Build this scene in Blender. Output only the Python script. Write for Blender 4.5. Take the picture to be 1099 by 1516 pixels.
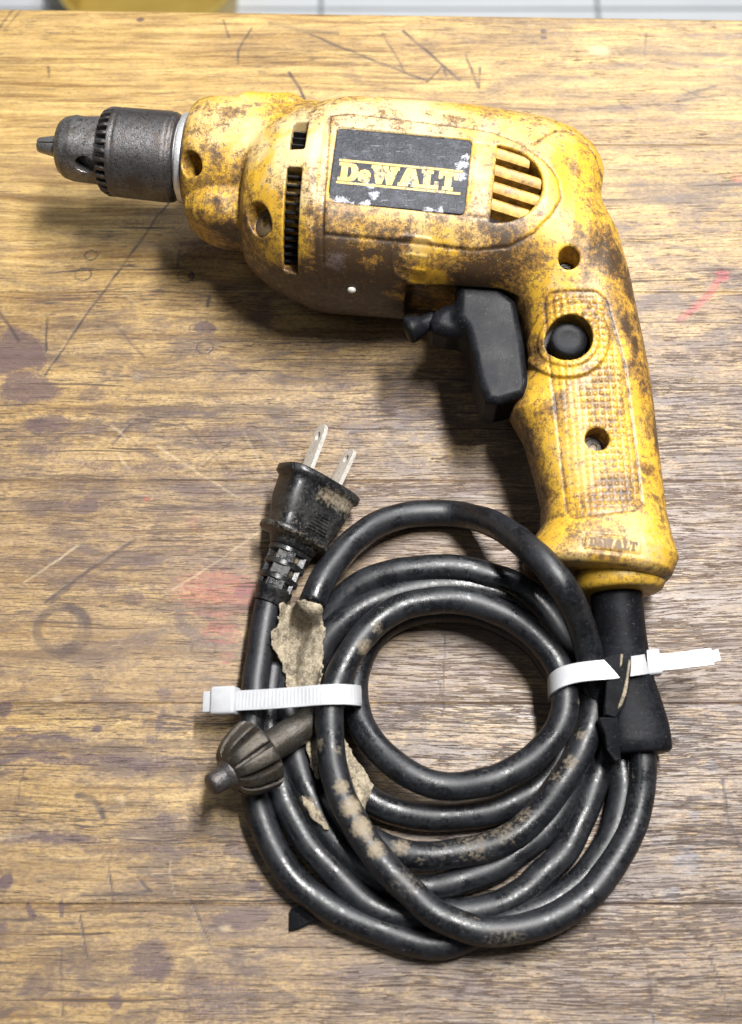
import bpy, bmesh, math, random
import numpy as np
from mathutils import Vector

# ------------------------------------------------------------------ scene, camera, light
scene = bpy.context.scene
for _o in list(bpy.data.objects):
    bpy.data.objects.remove(_o)
COL = scene.collection
MM = 0.001
FPX, DIST, TILT = 1900.0, 463.0, math.radians(22)          # focal length in photo pixels, camera distance in mm
cF = np.array([0, math.sin(TILT), -math.cos(TILT)])
cU = np.array([0, math.cos(TILT), math.sin(TILT)])
cR = np.array([1.0, 0, 0])
cC = -cF * DIST
cam_d = bpy.data.cameras.new('camera')
cam = bpy.data.objects.new('camera', cam_d)
COL.objects.link(cam)
cam.location = cC * MM
cam.rotation_euler = (TILT, 0, 0)
cam_d.sensor_fit = 'VERTICAL'
cam_d.sensor_height = 36.0
cam_d.lens = FPX / 1516 * 36.0
cam_d.clip_start = 0.01
cam_d.clip_end = 20
cam_d.dof.use_dof = True
cam_d.dof.focus_distance = 0.455
cam_d.dof.aperture_fstop = 11.0
scene.camera = cam

world = bpy.data.worlds.new('World')
scene.world = world
world.use_nodes = True
bg = world.node_tree.nodes['Background']
bg.inputs[0].default_value = (0.86, 0.93, 1.0, 1)
bg.inputs[1].default_value = 0.055

def area(name, loc, target, sx, sy, power, col):
    l = bpy.data.lights.new(name, 'AREA')
    l.shape = 'RECTANGLE'
    l.size, l.size_y = sx, sy
    l.energy = power
    l.color = col
    o = bpy.data.objects.new(name, l)
    COL.objects.link(o)
    o.location = loc
    d = Vector(target) - Vector(loc)
    o.rotation_euler = d.to_track_quat('-Z', 'Y').to_euler()
    return o
key = area('ceiling_lamp', (0.20, 0.17, 0.80), (0, 0.17, 0), 0.05, 0.42, 18.5, (1.0, 0.985, 0.965))
key.rotation_euler = (0, math.atan2(0.20, 0.80), 0)            # a fluorescent tube running away from the viewer
area('fill_lamp', (-0.60, -0.12, 1.1), (0, 0.08, 0), 0.8, 0.25, 1.7, (0.93, 0.97, 1.0))  # added fill light, lifts the shadow below the chuck
area('window_light', (0.62, 1.40, 1.30), (0.1, 0.15, 0), 0.7, 0.4, 20.0, (0.94, 0.97, 1.0))

scene.view_settings.view_transform = 'Standard'
scene.view_settings.look = 'None'
scene.view_settings.exposure = 0.08
scene.view_settings.gamma = 1.0
scene.view_settings.use_curve_mapping = False

# ------------------------------------------------------------------ geometry helpers (all lengths in mm)
def ray(px, py):
    return cF + cR * (px - 549.5) / FPX + cU * (758 - py) / FPX
def P(px, py, z):
    d = ray(px, py)
    return cC + d * ((z - cC[2]) / d[2])
# the drill lies on its side: its own frame is u along the barrel, v up the photo, w out of its flank
_yaw, _roll = math.radians(-6.5), math.radians(6)
_Rz = np.array([[math.cos(_yaw), -math.sin(_yaw), 0], [math.sin(_yaw), math.cos(_yaw), 0], [0, 0, 1]])
_Rx = np.array([[1, 0, 0], [0, math.cos(_roll), -math.sin(_roll)], [0, math.sin(_roll), math.cos(_roll)]])
DM = _Rz @ _Rx
DO = P(450, 305, 38)
def L(px, py, w):
    d = DM.T @ ray(px, py)
    c = DM.T @ (cC - DO)
    return c + d * ((w - c[2]) / d[2])
def toW(p):
    return np.asarray(p, dtype=float) @ DM.T + DO
def sms(x, a, b):
    t = np.clip((x - a) / (b - a), 0, 1)
    return t * t * (3 - 2 * t)
def smin(a, b, k):
    h = np.maximum(k - np.abs(a - b), 0) / k
    return np.minimum(a, b) - h * h * k * 0.25
def smax(a, b, k):
    return -smin(-a, -b, k)
def rbox2(x, y, cx, cy, hx, hy, r):
    qx = np.abs(x - cx) - hx + r
    qy = np.abs(y - cy) - hy + r
    return np.hypot(np.maximum(qx, 0), np.maximum(qy, 0)) + np.minimum(np.maximum(qx, qy), 0) - r
def seg_dist(x, y, pts):
    d = np.full(np.shape(x), 1e9)
    for (ax, ay), (bx, by) in zip(pts[:-1], pts[1:]):
        dx, dy = bx - ax, by - ay
        t = np.clip(((x - ax) * dx + (y - ay) * dy) / (dx * dx + dy * dy + 1e-12), 0, 1)
        d = np.minimum(d, np.hypot(x - ax - t * dx, y - ay - t * dy))
    return d
def poly_sd(x, y, pts):
    d = seg_dist(x, y, list(pts) + [pts[0]])
    ins = np.zeros(np.shape(x), bool)
    n = len(pts)
    for i in range(n):
        ax, ay = pts[i]; bx, by = pts[(i + 1) % n]
        if ay == by: continue
        c = ((ay > y) != (by > y)) & (x < (bx - ax) * (y - ay) / (by - ay) + ax)
        ins ^= c
    return np.where(ins, -d, d)
_rng = np.random.RandomState(7)
_PERM = _rng.randint(0, 1 << 16, 4096).astype(np.int64)
def _h(i, j, k):
    n = (i * 374761393 + j * 668265263 + k * 2147483647) & 0x7fffffff
    n = ((n ^ (n >> 13)) * 1274126177) & 0x7fffffff
    return ((n ^ (n >> 16)) & 0xffff) / 65535.0
def vnoise(x, y, z):
    xi, yi, zi = np.floor(x).astype(np.int64), np.floor(y).astype(np.int64), np.floor(z).astype(np.int64)
    fx, fy, fz = x - xi, y - yi, z - zi
    fx, fy, fz = fx * fx * (3 - 2 * fx), fy * fy * (3 - 2 * fy), fz * fz * (3 - 2 * fz)
    r = 0
    for a in (0, 1):
        for b in (0, 1):
            for c in (0, 1):
                r = r + _h(xi + a, yi + b, zi + c) * (fx if a else 1 - fx) * (fy if b else 1 - fy) * (fz if c else 1 - fz)
    return r
def fbm(x, y, z, f, o=4):
    s, a, t = 0, 0.5, 0
    for i in range(o):
        s = s + a * vnoise(x * f + 17.3 * i, y * f + 5.1 * i, z * f + 9.7 * i)
        t += a; a *= 0.5; f *= 2.03
    return s / t

def surface_nets(f, lo, hi, h, coarse=4, lip=1.7):
    lo = np.array(lo, float); hi = np.array(hi, float)
    n = np.ceil((hi - lo) / h / coarse).astype(int) * coarse
    H = h * coarse
    nc = n // coarse
    ax = [lo[i] + (np.arange(nc[i]) + 0.5) * H for i in range(3)]
    X, Y, Z = np.meshgrid(*ax, indexing='ij')
    fc = f(X.ravel(), Y.ravel(), Z.ravel()).reshape(X.shape)
    act = np.abs(fc) < lip * H
    big = np.sign(fc).repeat(coarse, 0).repeat(coarse, 1).repeat(coarse, 2).astype(np.float32) * 10
    V = big
    m = act.repeat(coarse, 0).repeat(coarse, 1).repeat(coarse, 2)
    I, J, K = np.nonzero(m)
    V[I, J, K] = f(lo[0] + (I + 0.5) * h, lo[1] + (J + 0.5) * h, lo[2] + (K + 0.5) * h)
    ins = V < 0
    nx, ny, nz = V.shape
    corners = [(a, b, c) for a in (0, 1) for b in (0, 1) for c in (0, 1)]
    cnt = sum(ins[a:nx - 1 + a, b:ny - 1 + b, c:nz - 1 + c].astype(np.int8) for a, b, c in corners)
    cm = (cnt > 0) & (cnt < 8)
    I, J, K = np.nonzero(cm)
    idx = np.full(cm.shape, -1, np.int64)
    idx[I, J, K] = np.arange(len(I))
    acc = np.zeros((len(I), 3)); num = np.zeros(len(I))
    for axis in range(3):
        for o1 in (0, 1):
            for o2 in (0, 1):
                a = [0, 0, 0]; oth = [x for x in range(3) if x != axis]
                a[oth[0]] = o1; a[oth[1]] = o2
                b = list(a); b[axis] = 1
                va = V[I + a[0], J + a[1], K + a[2]]; vb = V[I + b[0], J + b[1], K + b[2]]
                cr = (va < 0) != (vb < 0)
                t = np.where(cr, va / np.where(cr, va - vb, 1), 0)
                p = np.stack([np.full(len(I), float(a[q])) for q in range(3)], 1)
                p[:, axis] += t
                acc += p * cr[:, None]; num += cr
    verts = lo + (np.stack([I, J, K], 1) + 0.5 + acc / num[:, None]) * h
    faces = []
    for axis in range(3):
        sl0 = [slice(1, nx - 1), slice(1, ny - 1), slice(1, nz - 1)]
        sl1 = list(sl0); s = sl0[axis]
        sl0[axis] = slice(0, s.stop); sl1[axis] = slice(1, s.stop + 1)
        A = ins[tuple(sl0)]; B = ins[tuple(sl1)]
        cr = A != B
        I, J, K = np.nonzero(cr)
        fl = A[I, J, K]
        off = [1, 1, 1]; off[axis] = 0
        e = [I + off[0], J + off[1], K + off[2]]
        o1, o2 = [(1, 2), (2, 0), (0, 1)][axis]
        q = []
        for d1, d2 in ((1, 1), (0, 1), (0, 0), (1, 0)):
            c = [x.copy() for x in e]
            c[o1] -= d1; c[o2] -= d2
            q.append(idx[c[0], c[1], c[2]])
        q = np.stack(q, 1)
        q[~fl] = q[~fl][:, ::-1]
        faces.append(q)
    faces = np.concatenate(faces)
    faces = faces[(faces >= 0).all(1)]
    for _ in range(2):                                        # pull the vertices onto the true surface
        e = 0.12 * h
        d0 = f(*verts.T)
        g = np.stack([f(*(verts + np.eye(3)[i] * e).T) - d0 for i in range(3)], 1) / e
        st = d0[:, None] * g / np.maximum((g * g).sum(1), 0.3)[:, None]
        verts = verts - np.clip(st, -0.35 * h, 0.35 * h)
    return verts, faces

# ------------------------------------------------------------------ object helpers
def thing(name, label, cat, base, group=None):
    o = bpy.data.objects.new(name, None)
    COL.objects.link(o)
    o.empty_display_size = 0.01
    o.location = np.asarray(base, float) * MM
    o['label'] = label; o['category'] = cat
    if group: o['group'] = group
    return o
def wloc(o):
    l = np.zeros(3)
    while o is not None:
        l += np.array(o.location); o = o.parent
    return l
def mesh_obj(name, verts, faces, mat, parent=None, smooth=True, attrs=None):
    """verts in world mm; faces (n,4)/(n,3) array or list"""
    me = bpy.data.meshes.new(name)
    v = np.asarray(verts, float) * MM
    if parent is not None: v = v - wloc(parent)
    if isinstance(faces, np.ndarray):
        k = faces.shape[1]
        me.vertices.add(len(v)); me.vertices.foreach_set('co', v.astype(np.float32).ravel())
        me.loops.add(faces.size); me.loops.foreach_set('vertex_index', faces.astype(np.int32).ravel())
        me.polygons.add(len(faces))
        me.polygons.foreach_set('loop_start', np.arange(0, faces.size, k, dtype=np.int32))
        me.update(calc_edges=True)
    else:
        me.from_pydata([tuple(x) for x in v], [], [tuple(x) for x in faces])
        me.update()
    if smooth: me.polygons.foreach_set('use_smooth', np.ones(len(me.polygons), bool))
    if attrs:
        for an, arr in attrs.items():
            arr = np.asarray(arr, np.float32)
            if arr.ndim == 1:
                a = me.attributes.new(an, 'FLOAT', 'POINT'); a.data.foreach_set('value', arr)
            else:
                a = me.attributes.new(an, 'FLOAT_COLOR', 'POINT')
                c = np.ones((len(arr), 4), np.float32); c[:, :arr.shape[1]] = arr
                a.data.foreach_set('color', c.ravel())
    me.materials.append(mat)
    o = bpy.data.objects.new(name, me)
    COL.objects.link(o)
    if parent is not None: o.parent = parent
    return o
class MB:
    def __init__(s): s.v = []; s.f = []
    def add(s, v, f):
        n = len(s.v); s.v += [tuple(x) for x in v]; s.f += [tuple(i + n for i in q) for q in f]; return s
    def loft(s, rings, cap=True, closed=True):
        n = len(rings[0]); base = len(s.v)
        for r in rings: s.v += [tuple(x) for x in r]
        for i in range(len(rings) - 1):
            for j in range(n if closed else n - 1):
                a = base + i * n + j; b = base + i * n + (j + 1) % n
                s.f.append((a, b, b + n, a + n))
        if cap:
            s.f.append(tuple(base + j for j in reversed(range(n))))
            s.f.append(tuple(base + (len(rings) - 1) * n + j for j in range(n)))
        return s
    def build(s, name, mat, parent=None, smooth=True, sharp=None):
        o = mesh_obj(name, s.v, s.f, mat, parent, smooth)
        if sharp is not None:
            bm = bmesh.new(); bm.from_mesh(o.data)
            bmesh.ops.recalc_face_normals(bm, faces=bm.faces)
            for e in bm.edges:
                if len(e.link_faces) == 2 and e.calc_face_angle(0) > math.radians(sharp): e.smooth = False
            bm.to_mesh(o.data); bm.free()
        return o
def nrm(v):
    v = np.asarray(v, float); return v / np.linalg.norm(v)
def frame(axis, hint=(0, 0, 1)):
    a = nrm(axis); s = nrm(np.cross(hint, a)); t = np.cross(a, s)
    return a, s, t
def ring(c, s, t, rs, rt, n=24, e=2.0):
    th = np.linspace(0, 2 * math.pi, n, endpoint=False)
    cx, cy = np.cos(th), np.sin(th)
    x = np.sign(cx) * np.abs(cx) ** (2 / e) * rs; y = np.sign(cy) * np.abs(cy) ** (2 / e) * rt
    return np.asarray(c) + x[:, None] * s + y[:, None] * t
def lathe(c, axis, prof, n=32, hint=(0, 0, 1)):
    """prof: (distance along axis, radius)"""
    a, s, t = frame(axis, hint)
    m = MB(); m.loft([ring(np.asarray(c) + a * d, s, t, max(r, 0.01), max(r, 0.01), n) for d, r in prof])
    return m
def catmull(pts, step=1.6):
    p = np.asarray(pts, float)
    p = np.vstack([2 * p[0] - p[1], p, 2 * p[-1] - p[-2]])
    out = []
    for i in range(1, len(p) - 2):
        p0, p1, p2, p3 = p[i - 1], p[i], p[i + 1], p[i + 2]
        d = lambda a, b: max(np.linalg.norm(a - b) ** 0.5, 1e-6)
        t0 = 0; t1 = d(p0, p1); t2 = t1 + d(p1, p2); t3 = t2 + d(p2, p3)
        n = max(2, int(np.linalg.norm(p2 - p1) / step))
        for t in np.linspace(t1, t2, n, endpoint=False):
            A1 = (t1 - t) / (t1 - t0) * p0 + (t - t0) / (t1 - t0) * p1
            A2 = (t2 - t) / (t2 - t1) * p1 + (t - t1) / (t2 - t1) * p2
            A3 = (t3 - t) / (t3 - t2) * p2 + (t - t2) / (t3 - t2) * p3
            B1 = (t2 - t) / (t2 - t0) * A1 + (t - t0) / (t2 - t0) * A2
            B2 = (t3 - t) / (t3 - t1) * A2 + (t - t1) / (t3 - t1) * A3
            out.append((t2 - t) / (t2 - t1) * B1 + (t - t1) / (t2 - t1) * B2)
    out.append(p[-2])
    out = np.array(out)
    for _ in range(4): out[1:-1] = 0.25 * out[:-2] + 0.5 * out[1:-1] + 0.25 * out[2:]
    return out
def tube_rings(path, r, n=18):
    rings = []; up = np.array([0, 0, 1.0])
    for i in range(len(path)):
        d = nrm(path[min(i + 1, len(path) - 1)] - path[max(i - 1, 0)])
        s = nrm(np.cross(d, up)); t = np.cross(s, d)
        rr = r[i] if hasattr(r, '__len__') else r
        rings.append(ring(path[i], s, t, rr, rr, n))
    return rings

# ------------------------------------------------------------------ materials
def new_mat(name):
    m = bpy.data.materials.new(name); m.use_nodes = True
    nt = m.node_tree
    b = nt.nodes['Principled BSDF']
    return m, nt, b
class NT:
    def __init__(s, nt): s.nt = nt
    def n(s, t, **k):
        x = s.nt.nodes.new(t)
        for a, v in k.items(): setattr(x, a, v)
        return x
    def l(s, a, b): s.nt.links.new(a, b)
    def val(s, sock, v):
        if hasattr(v, 'is_output') or hasattr(v, 'links'): s.l(v, sock)
        else: sock.default_value = v
    def coord(s, sx=1, sy=1, sz=1, rot=(0, 0, 0)):
        """object coordinates in mm, then scaled"""
        c = s.n('ShaderNodeTexCoord'); m = s.n('ShaderNodeMapping')
        m.inputs['Rotation'].default_value = rot
        m.inputs['Scale'].default_value = (1000 * sx, 1000 * sy, 1000 * sz)
        s.l(c.outputs['Object'], m.inputs[0]); return m.outputs[0]
    def noise(s, co, scale=1, detail=4, rough=0.55, dist=0):
        x = s.n('ShaderNodeTexNoise'); s.l(co, x.inputs['Vector'])
        x.inputs['Scale'].default_value = scale; x.inputs['Detail'].default_value = detail
        x.inputs['Roughness'].default_value = rough; x.inputs['Distortion'].default_value = dist
        return x.outputs[0]
    def vor(s, co, scale=1, feat='F1'):
        x = s.n('ShaderNodeTexVoronoi', feature=feat); s.l(co, x.inputs['Vector']); x.inputs['Scale'].default_value = scale
        return x.outputs['Distance']
    def attr(s, name):
        x = s.n('ShaderNodeAttribute', attribute_name=name); return x
    def sep(s, col):
        x = s.n('ShaderNodeSeparateColor'); s.l(col, x.inputs[0]); return x.outputs
    def math(s, op, a, b=0.0, clamp=False):
        x = s.n('ShaderNodeMath', operation=op, use_clamp=clamp); s.val(x.inputs[0], a); s.val(x.inputs[1], b); return x.outputs[0]
    def ramp(s, v, lo, hi, a=0.0, b=1.0):
        x = s.n('ShaderNodeMapRange'); s.val(x.inputs[0], v)
        for i, q in zip((1, 2, 3, 4), (lo, hi, a, b)): s.val(x.inputs[i], q)
        return x.outputs[0]
    def mix(s, f, a, b, mode='MIX'):
        x = s.n('ShaderNodeMix', data_type='RGBA', blend_type=mode)
        s.val(x.inputs[0], f)
        for i, q in ((6, a), (7, b)):
            if isinstance(q, tuple): x.inputs[i].default_value = (*q, 1)
            else: s.l(q, x.inputs[i])
        return x.outputs[2]
    def bump(s, h, strength=0.3, dist=0.3, nin=None):
        x = s.n('ShaderNodeBump'); s.l(h, x.inputs['Height'])
        x.inputs['Strength'].default_value = strength; x.inputs['Distance'].default_value = dist * MM
        if nin is not None: s.l(nin, x.inputs['Normal'])
        return x.outputs[0]

def mat_yellow():
    m, nt, b = new_mat('worn_yellow_plastic'); N = NT(nt)
    co = N.coord()
    a = N.sep(N.attr('wear').outputs['Color'])               # R grime, G dust, B scuffing
    n1 = N.noise(co, 0.07, 6, 0.66); n2 = N.noise(co, 0.45, 6, 0.74); n3 = N.noise(co, 2.0, 4, 0.7)
    col = N.mix(N.ramp(n1, 0.35, 0.65), (0.46, 0.25, 0.018), (0.60, 0.38, 0.045))
    dust = N.math('MULTIPLY', N.ramp(N.math('ADD', a[1], N.math('MULTIPLY', N.math('SUBTRACT', n2, 0.5), 1.5)), 0.15, 0.85), 0.92)
    col = N.mix(dust, col, (0.50, 0.395, 0.22))
    br = N.ramp(N.math('ADD', N.math('ADD', N.math('SUBTRACT', N.math('MULTIPLY', a[0], 0.95), N.math('MULTIPLY', a[1], 0.16)), N.math('MULTIPLY', N.math('SUBTRACT', n1, 0.5), 1.5)), N.math('ADD', N.math('MULTIPLY', N.math('SUBTRACT', n2, 0.5), 1.7), N.math('MULTIPLY', N.math('SUBTRACT', n3, 0.5), 1.5))), 0.0, 0.30)
    col = N.mix(N.math('MULTIPLY', br, 0.88), col, N.mix(N.ramp(n2, 0.4, 0.62), (0.26, 0.13, 0.032), (0.085, 0.046, 0.02)))
    dk = N.ramp(N.math('ADD', N.math('ADD', a[0], N.math('MULTIPLY', N.math('SUBTRACT', n1, 0.5), 0.9)), N.math('ADD', N.math('MULTIPLY', N.math('SUBTRACT', n2, 0.5), 1.7), N.math('MULTIPLY', N.math('SUBTRACT', n3, 0.5), 1.6))), 0.42, 0.82)
    col = N.mix(N.math('MULTIPLY', dk, 0.93), col, (0.036, 0.021, 0.012))
    sc = N.ramp(N.math('ADD', a[2], N.math('MULTIPLY', N.math('SUBTRACT', n3, 0.5), 1.6)), 0.55, 1.0)
    col = N.mix(N.math('MULTIPLY', sc, 0.75), col, (0.19, 0.15, 0.15))
    # fine scratches and pits
    cs = N.coord(0.12, 1.4, 1.4, (0.3, 0.5, 0.6)); s1 = N.ramp(N.noise(cs, 1.0, 3, 0.6), 0.67, 0.72)
    cs2 = N.coord(1.5, 0.14, 1.0, (0.2, 0.1, -0.5)); s2 = N.ramp(N.noise(cs2, 1.0, 3, 0.6), 0.68, 0.73)
    col = N.mix(N.math('MULTIPLY', s1, 0.5), col, (0.2, 0.12, 0.06))
    col = N.mix(N.math('MULTIPLY', s2, 0.4), col, (0.75, 0.62, 0.4))
    pit = N.ramp(N.noise(co, 2.6, 2, 0.5), 0.70, 0.76)
    col = N.mix(N.math('MULTIPLY', pit, 0.7), col, (0.10, 0.05, 0.02))
    N.l(col, b.inputs['Base Color'])
    N.l(N.ramp(N.math('ADD', n2, N.math('MULTIPLY', dust, 0.2)), 0.3, 0.8, 0.33, 0.62), b.inputs['Roughness'])
    hgt = N.math('ADD', N.math('MULTIPLY', n3, 0.5), N.math('MULTIPLY', N.math('ADD', s1, pit), -0.4))
    N.l(N.bump(hgt, 0.45, 0.25), b.inputs['Normal'])
    b.inputs['Specular IOR Level'].default_value = 0.5
    return m
def mat_rubber(name='black_rubber', base=(0.0055, 0.006, 0.0075), grey=(0.017, 0.0182, 0.0225), rough=0.37, amt=1.0, attr=True, spec=0.5):
    m, nt, b = new_mat(name); N = NT(nt)
    co = N.coord()
    n1 = N.noise(co, 0.10, 5, 0.6); n2 = N.noise(co, 0.8, 5, 0.7); n3 = N.noise(co, 3.0, 2, 0.6)
    col = N.mix(N.math('MULTIPLY', N.ramp(N.math('ADD', n1, N.math('MULTIPLY', N.math('SUBTRACT', n2, 0.5), 0.8)), 0.44, 0.75), 0.75 * amt), base, grey)
    sx_ = N.ramp(N.noise(N.coord(0.25, 2.2, 1, (0, 0, 0.7)), 1.0, 3, 0.6), 0.67, 0.71)
    sy_ = N.ramp(N.noise(N.coord(2.2, 0.25, 1, (0, 0, 0.4)), 1.0, 3, 0.6), 0.67, 0.71)
    col = N.mix(N.math('MULTIPLY', N.math('ADD', sx_, sy_, True), 0.35 * amt), col, (0.16, 0.16, 0.165))
    fl = N.ramp(n3, 0.70, 0.76)
    col = N.mix(N.math('MULTIPLY', fl, 0.4 * amt), col, (0.30, 0.28, 0.25))
    if attr:
        d = N.attr('dirt').outputs['Fac']
        dd = N.ramp(N.math('ADD', d, N.math('MULTIPLY', N.math('SUBTRACT', n2, 0.5), 1.6)), 0.35, 1.0)
        col = N.mix(N.math('MULTIPLY', dd, 0.85), col, (0.25, 0.20, 0.135))
        r = N.math('ADD', N.ramp(N.math('ADD', n1, N.math('MULTIPLY', N.math('SUBTRACT', n2, 0.5), 0.5)), 0.36, 0.52, rough - 0.12, rough + 0.10), N.math('MULTIPLY', dd, 0.3))
    else:
        r = N.ramp(n1, 0.3, 0.75, rough - 0.06, rough + 0.16)
    N.l(col, b.inputs['Base Color']); N.l(r, b.inputs['Roughness'])
    N.l(N.bump(N.math('ADD', n2, N.math('MULTIPLY', n3, 0.6)), 0.27, 0.22), b.inputs['Normal'])
    b.inputs['Specular IOR Level'].default_value = spec
    return m
def mat_metal(name, lo, hi, rough=0.35, metal=0.9, scale=0.5, rust=None, bump=0.4):
    m, nt, b = new_mat(name); N = NT(nt)
    co = N.coord()
    n1 = N.noise(co, scale, 6, 0.72); n2 = N.noise(co, scale * 4, 4, 0.7); n0 = N.noise(co, 0.12, 4, 0.6)
    f = N.ramp(N.math('ADD', n1, N.math('MULTIPLY', N.math('SUBTRACT', n2, 0.5), 0.7)), 0.28, 0.80)
    col = N.mix(f, lo, hi)
    if rust: col = N.mix(N.math('MULTIPLY', N.ramp(N.math('ADD', n0, N.math('MULTIPLY', N.math('SUBTRACT', n1, 0.5), 1.2)), 0.48, 0.66), 0.75), col, rust)
    N.l(col, b.inputs['Base Color'])
    N.l(N.ramp(n2, 0.3, 0.7, rough - 0.1, rough + 0.22), b.inputs['Roughness'])
    N.l(N.ramp(f, 0, 1, metal - 0.35, metal), b.inputs['Metallic'])
    N.l(N.bump(N.math('ADD', n1, n2), bump, 0.3), b.inputs['Normal'])
    return m
def mat_plain(name, col, rough=0.5, var=0.25, scale=0.6, bump=0.15, sss=0.0):
    m, nt, b = new_mat(name); N = NT(nt)
    co = N.coord(); n = N.noise(co, scale, 5, 0.65)
    c = N.mix(N.ramp(n, 0.3, 0.7), tuple(x * (1 - var) for x in col), tuple(min(1, x * (1 + var)) for x in col))
    N.l(c, b.inputs['Base Color']); N.l(N.ramp(n, 0.3, 0.7, rough - 0.08, rough + 0.12), b.inputs['Roughness'])
    if bump: N.l(N.bump(n, bump, 0.3), b.inputs['Normal'])
    if sss:
        b.inputs['Transmission Weight'].default_value = 0.18
        b.inputs['Subsurface Weight'].default_value = sss
        b.inputs['Subsurface Radius'].default_value = (0.002, 0.002, 0.002)
        b.inputs['Subsurface Scale'].default_value = 0.6
    return m
def mat_wood():
    m, nt, b = new_mat('scarred_bench_wood'); N = NT(nt)
    at = N.attr('stain_shade'); st = N.sep(at.outputs['Color'])     # R dark ink, G red paint, B weathered grey
    at2 = N.attr('mark'); mk = N.sep(at2.outputs['Color'])    # R dark scratch, G pale scratch, B board tone
    co = N.coord()
    wob = N.noise(N.coord(0.009, 0.02, 1), 1.0, 3, 0.5)
    cmb = N.n('ShaderNodeCombineXYZ'); N.l(N.math('MULTIPLY', N.math('SUBTRACT', wob, 0.5), 9.0), cmb.inputs[1])
    flow = N.n('ShaderNodeVectorMath', operation='ADD'); N.l(co, flow.inputs[0]); N.l(cmb.outputs[0], flow.inputs[1])
    def gc(sx, sy, rz=0.0):
        m_ = N.n('ShaderNodeMapping'); m_.inputs['Scale'].default_value = (sx, sy, 1); m_.inputs['Rotation'].default_value = (0, 0, rz)
        N.l(flow.outputs[0], m_.inputs[0]); return m_.outputs[0]
    big = N.noise(gc(0.006, 0.045), 1.0, 4, 0.55, 0.6)
    mid = N.noise(gc(0.014, 0.30), 1.0, 5, 0.62, 0.5)
    fine = N.noise(gc(0.045, 1.0), 1.0, 5, 0.7, 0.3)
    iso = N.noise(co, 0.12, 6, 0.65); isof = N.noise(co, 0.8, 5, 0.7)
    g = N.math('ADD', N.math('MULTIPLY', mid, 0.6), N.math('MULTIPLY', fine, 0.4))
    yel = N.mix(N.ramp(g, 0.38, 0.58), (0.155, 0.082, 0.025), (0.48, 0.32, 0.108))
    gry = N.mix(N.ramp(g, 0.38, 0.58), (0.050, 0.029, 0.016), (0.315, 0.215, 0.118))
    wgt = N.ramp(N.math('ADD', st[2], N.math('ADD', N.math('MULTIPLY', N.math('SUBTRACT', big, 0.5), 1.1), N.math('MULTIPLY', N.math('SUBTRACT', mid, 0.5), 0.9))), 0.15, 0.85)
    col = N.mix(wgt, yel, gry)
    col = N.mix(N.math('MULTIPLY', N.ramp(big, 0.5, 0.7), 0.35), col, (0.16, 0.085, 0.03))
    blot = N.noise(N.coord(0.035, 0.075, 1), 1.0, 6, 0.68, 0.8)
    col = N.mix(N.math('MULTIPLY', N.ramp(blot, 0.46, 0.60), N.ramp(st[2], 0.0, 0.45, 0.2, 0.95)), col, (0.085, 0.056, 0.045))
    blo2 = N.noise(N.coord(0.03, 0.11, 1, (0, 0, 0.05)), 1.0, 6, 0.7, 0.6)
    col = N.mix(N.math('MULTIPLY', N.ramp(blo2, 0.53, 0.66), 0.5), col, (0.50, 0.34, 0.13))
    scf = N.ramp(N.noise(co, 0.32, 6, 0.75, 0.5), 0.52, 0.70)
    col = N.mix(N.math('MULTIPLY', scf, N.ramp(st[2], 0.0, 0.7, 0.2, 0.8)), col, (0.085, 0.06, 0.056))
    fib = N.noise(N.coord(0.5, 1.3, 1), 1.0, 4, 0.7)
    col = N.mix(N.math('MULTIPLY', N.ramp(fib, 0.50, 0.62), N.ramp(st[2], 0.0, 0.6, 0.22, 0.85)), col, (0.09, 0.064, 0.05))
    col = N.mix(N.math('MULTIPLY', N.ramp(fib, 0.46, 0.32), N.ramp(st[2], 0.0, 0.6, 0.15, 0.3)), col, (0.50, 0.40, 0.26))
    # mauve-brown soaked patches
    pat = N.ramp(N.math('ADD', iso, N.math('MULTIPLY', N.math('SUBTRACT', mid, 0.5), 0.9)), 0.56, 0.72)
    col = N.mix(N.math('MULTIPLY', N.math('MULTIPLY', pat, st[2]), 0.6), col, (0.10, 0.066, 0.062))
    ink_shade = N.ramp(N.math('ADD', st[0], N.math('ADD', N.math('MULTIPLY', N.math('SUBTRACT', fine, 0.5), 1.5), N.math('MULTIPLY', N.math('SUBTRACT', isof, 0.5), 1.5))), 0.22, 0.72)  # also carries the shadow painted below chuck and nose
    col = N.mix(N.math('MULTIPLY', ink_shade, 0.82), col, (0.065, 0.04, 0.05))
    red = N.ramp(N.math('ADD', st[1], N.math('ADD', N.math('MULTIPLY', N.math('SUBTRACT', fine, 0.5), 2.2), N.math('MULTIPLY', N.math('SUBTRACT', isof, 0.5), 2.2))), 0.4, 0.95)
    col = N.mix(N.math('MULTIPLY', red, 0.62), col, (0.30, 0.04, 0.045))
    blu = N.attr('blue').outputs['Fac']
    bl = N.ramp(N.math('ADD', blu, N.math('ADD', N.math('MULTIPLY', N.math('SUBTRACT', fine, 0.5), 1.3), N.math('MULTIPLY', N.math('SUBTRACT', isof, 0.5), 1.4))), 0.35, 0.95)
    col = N.mix(N.math('MULTIPLY', bl, 0.55), col, (0.07, 0.095, 0.15))
    # open pores: short dark dashes along the grain
    po = N.noise(gc(0.10, 1.75), 1.0, 4, 0.62, 0.25)
    pden = N.ramp(N.noise(gc(0.008, 0.075), 1.0, 4, 0.6), 0.32, 0.68, 0.69, 0.515)
    por = N.ramp(N.math('SUBTRACT', po, N.math('SUBTRACT', pden, N.math('MULTIPLY', N.math('SUBTRACT', st[2], 0.33), 0.13))), 0.0, 0.03)
    col = N.mix(N.math('MULTIPLY', por, 0.88), col, (0.04, 0.026, 0.024))
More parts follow.
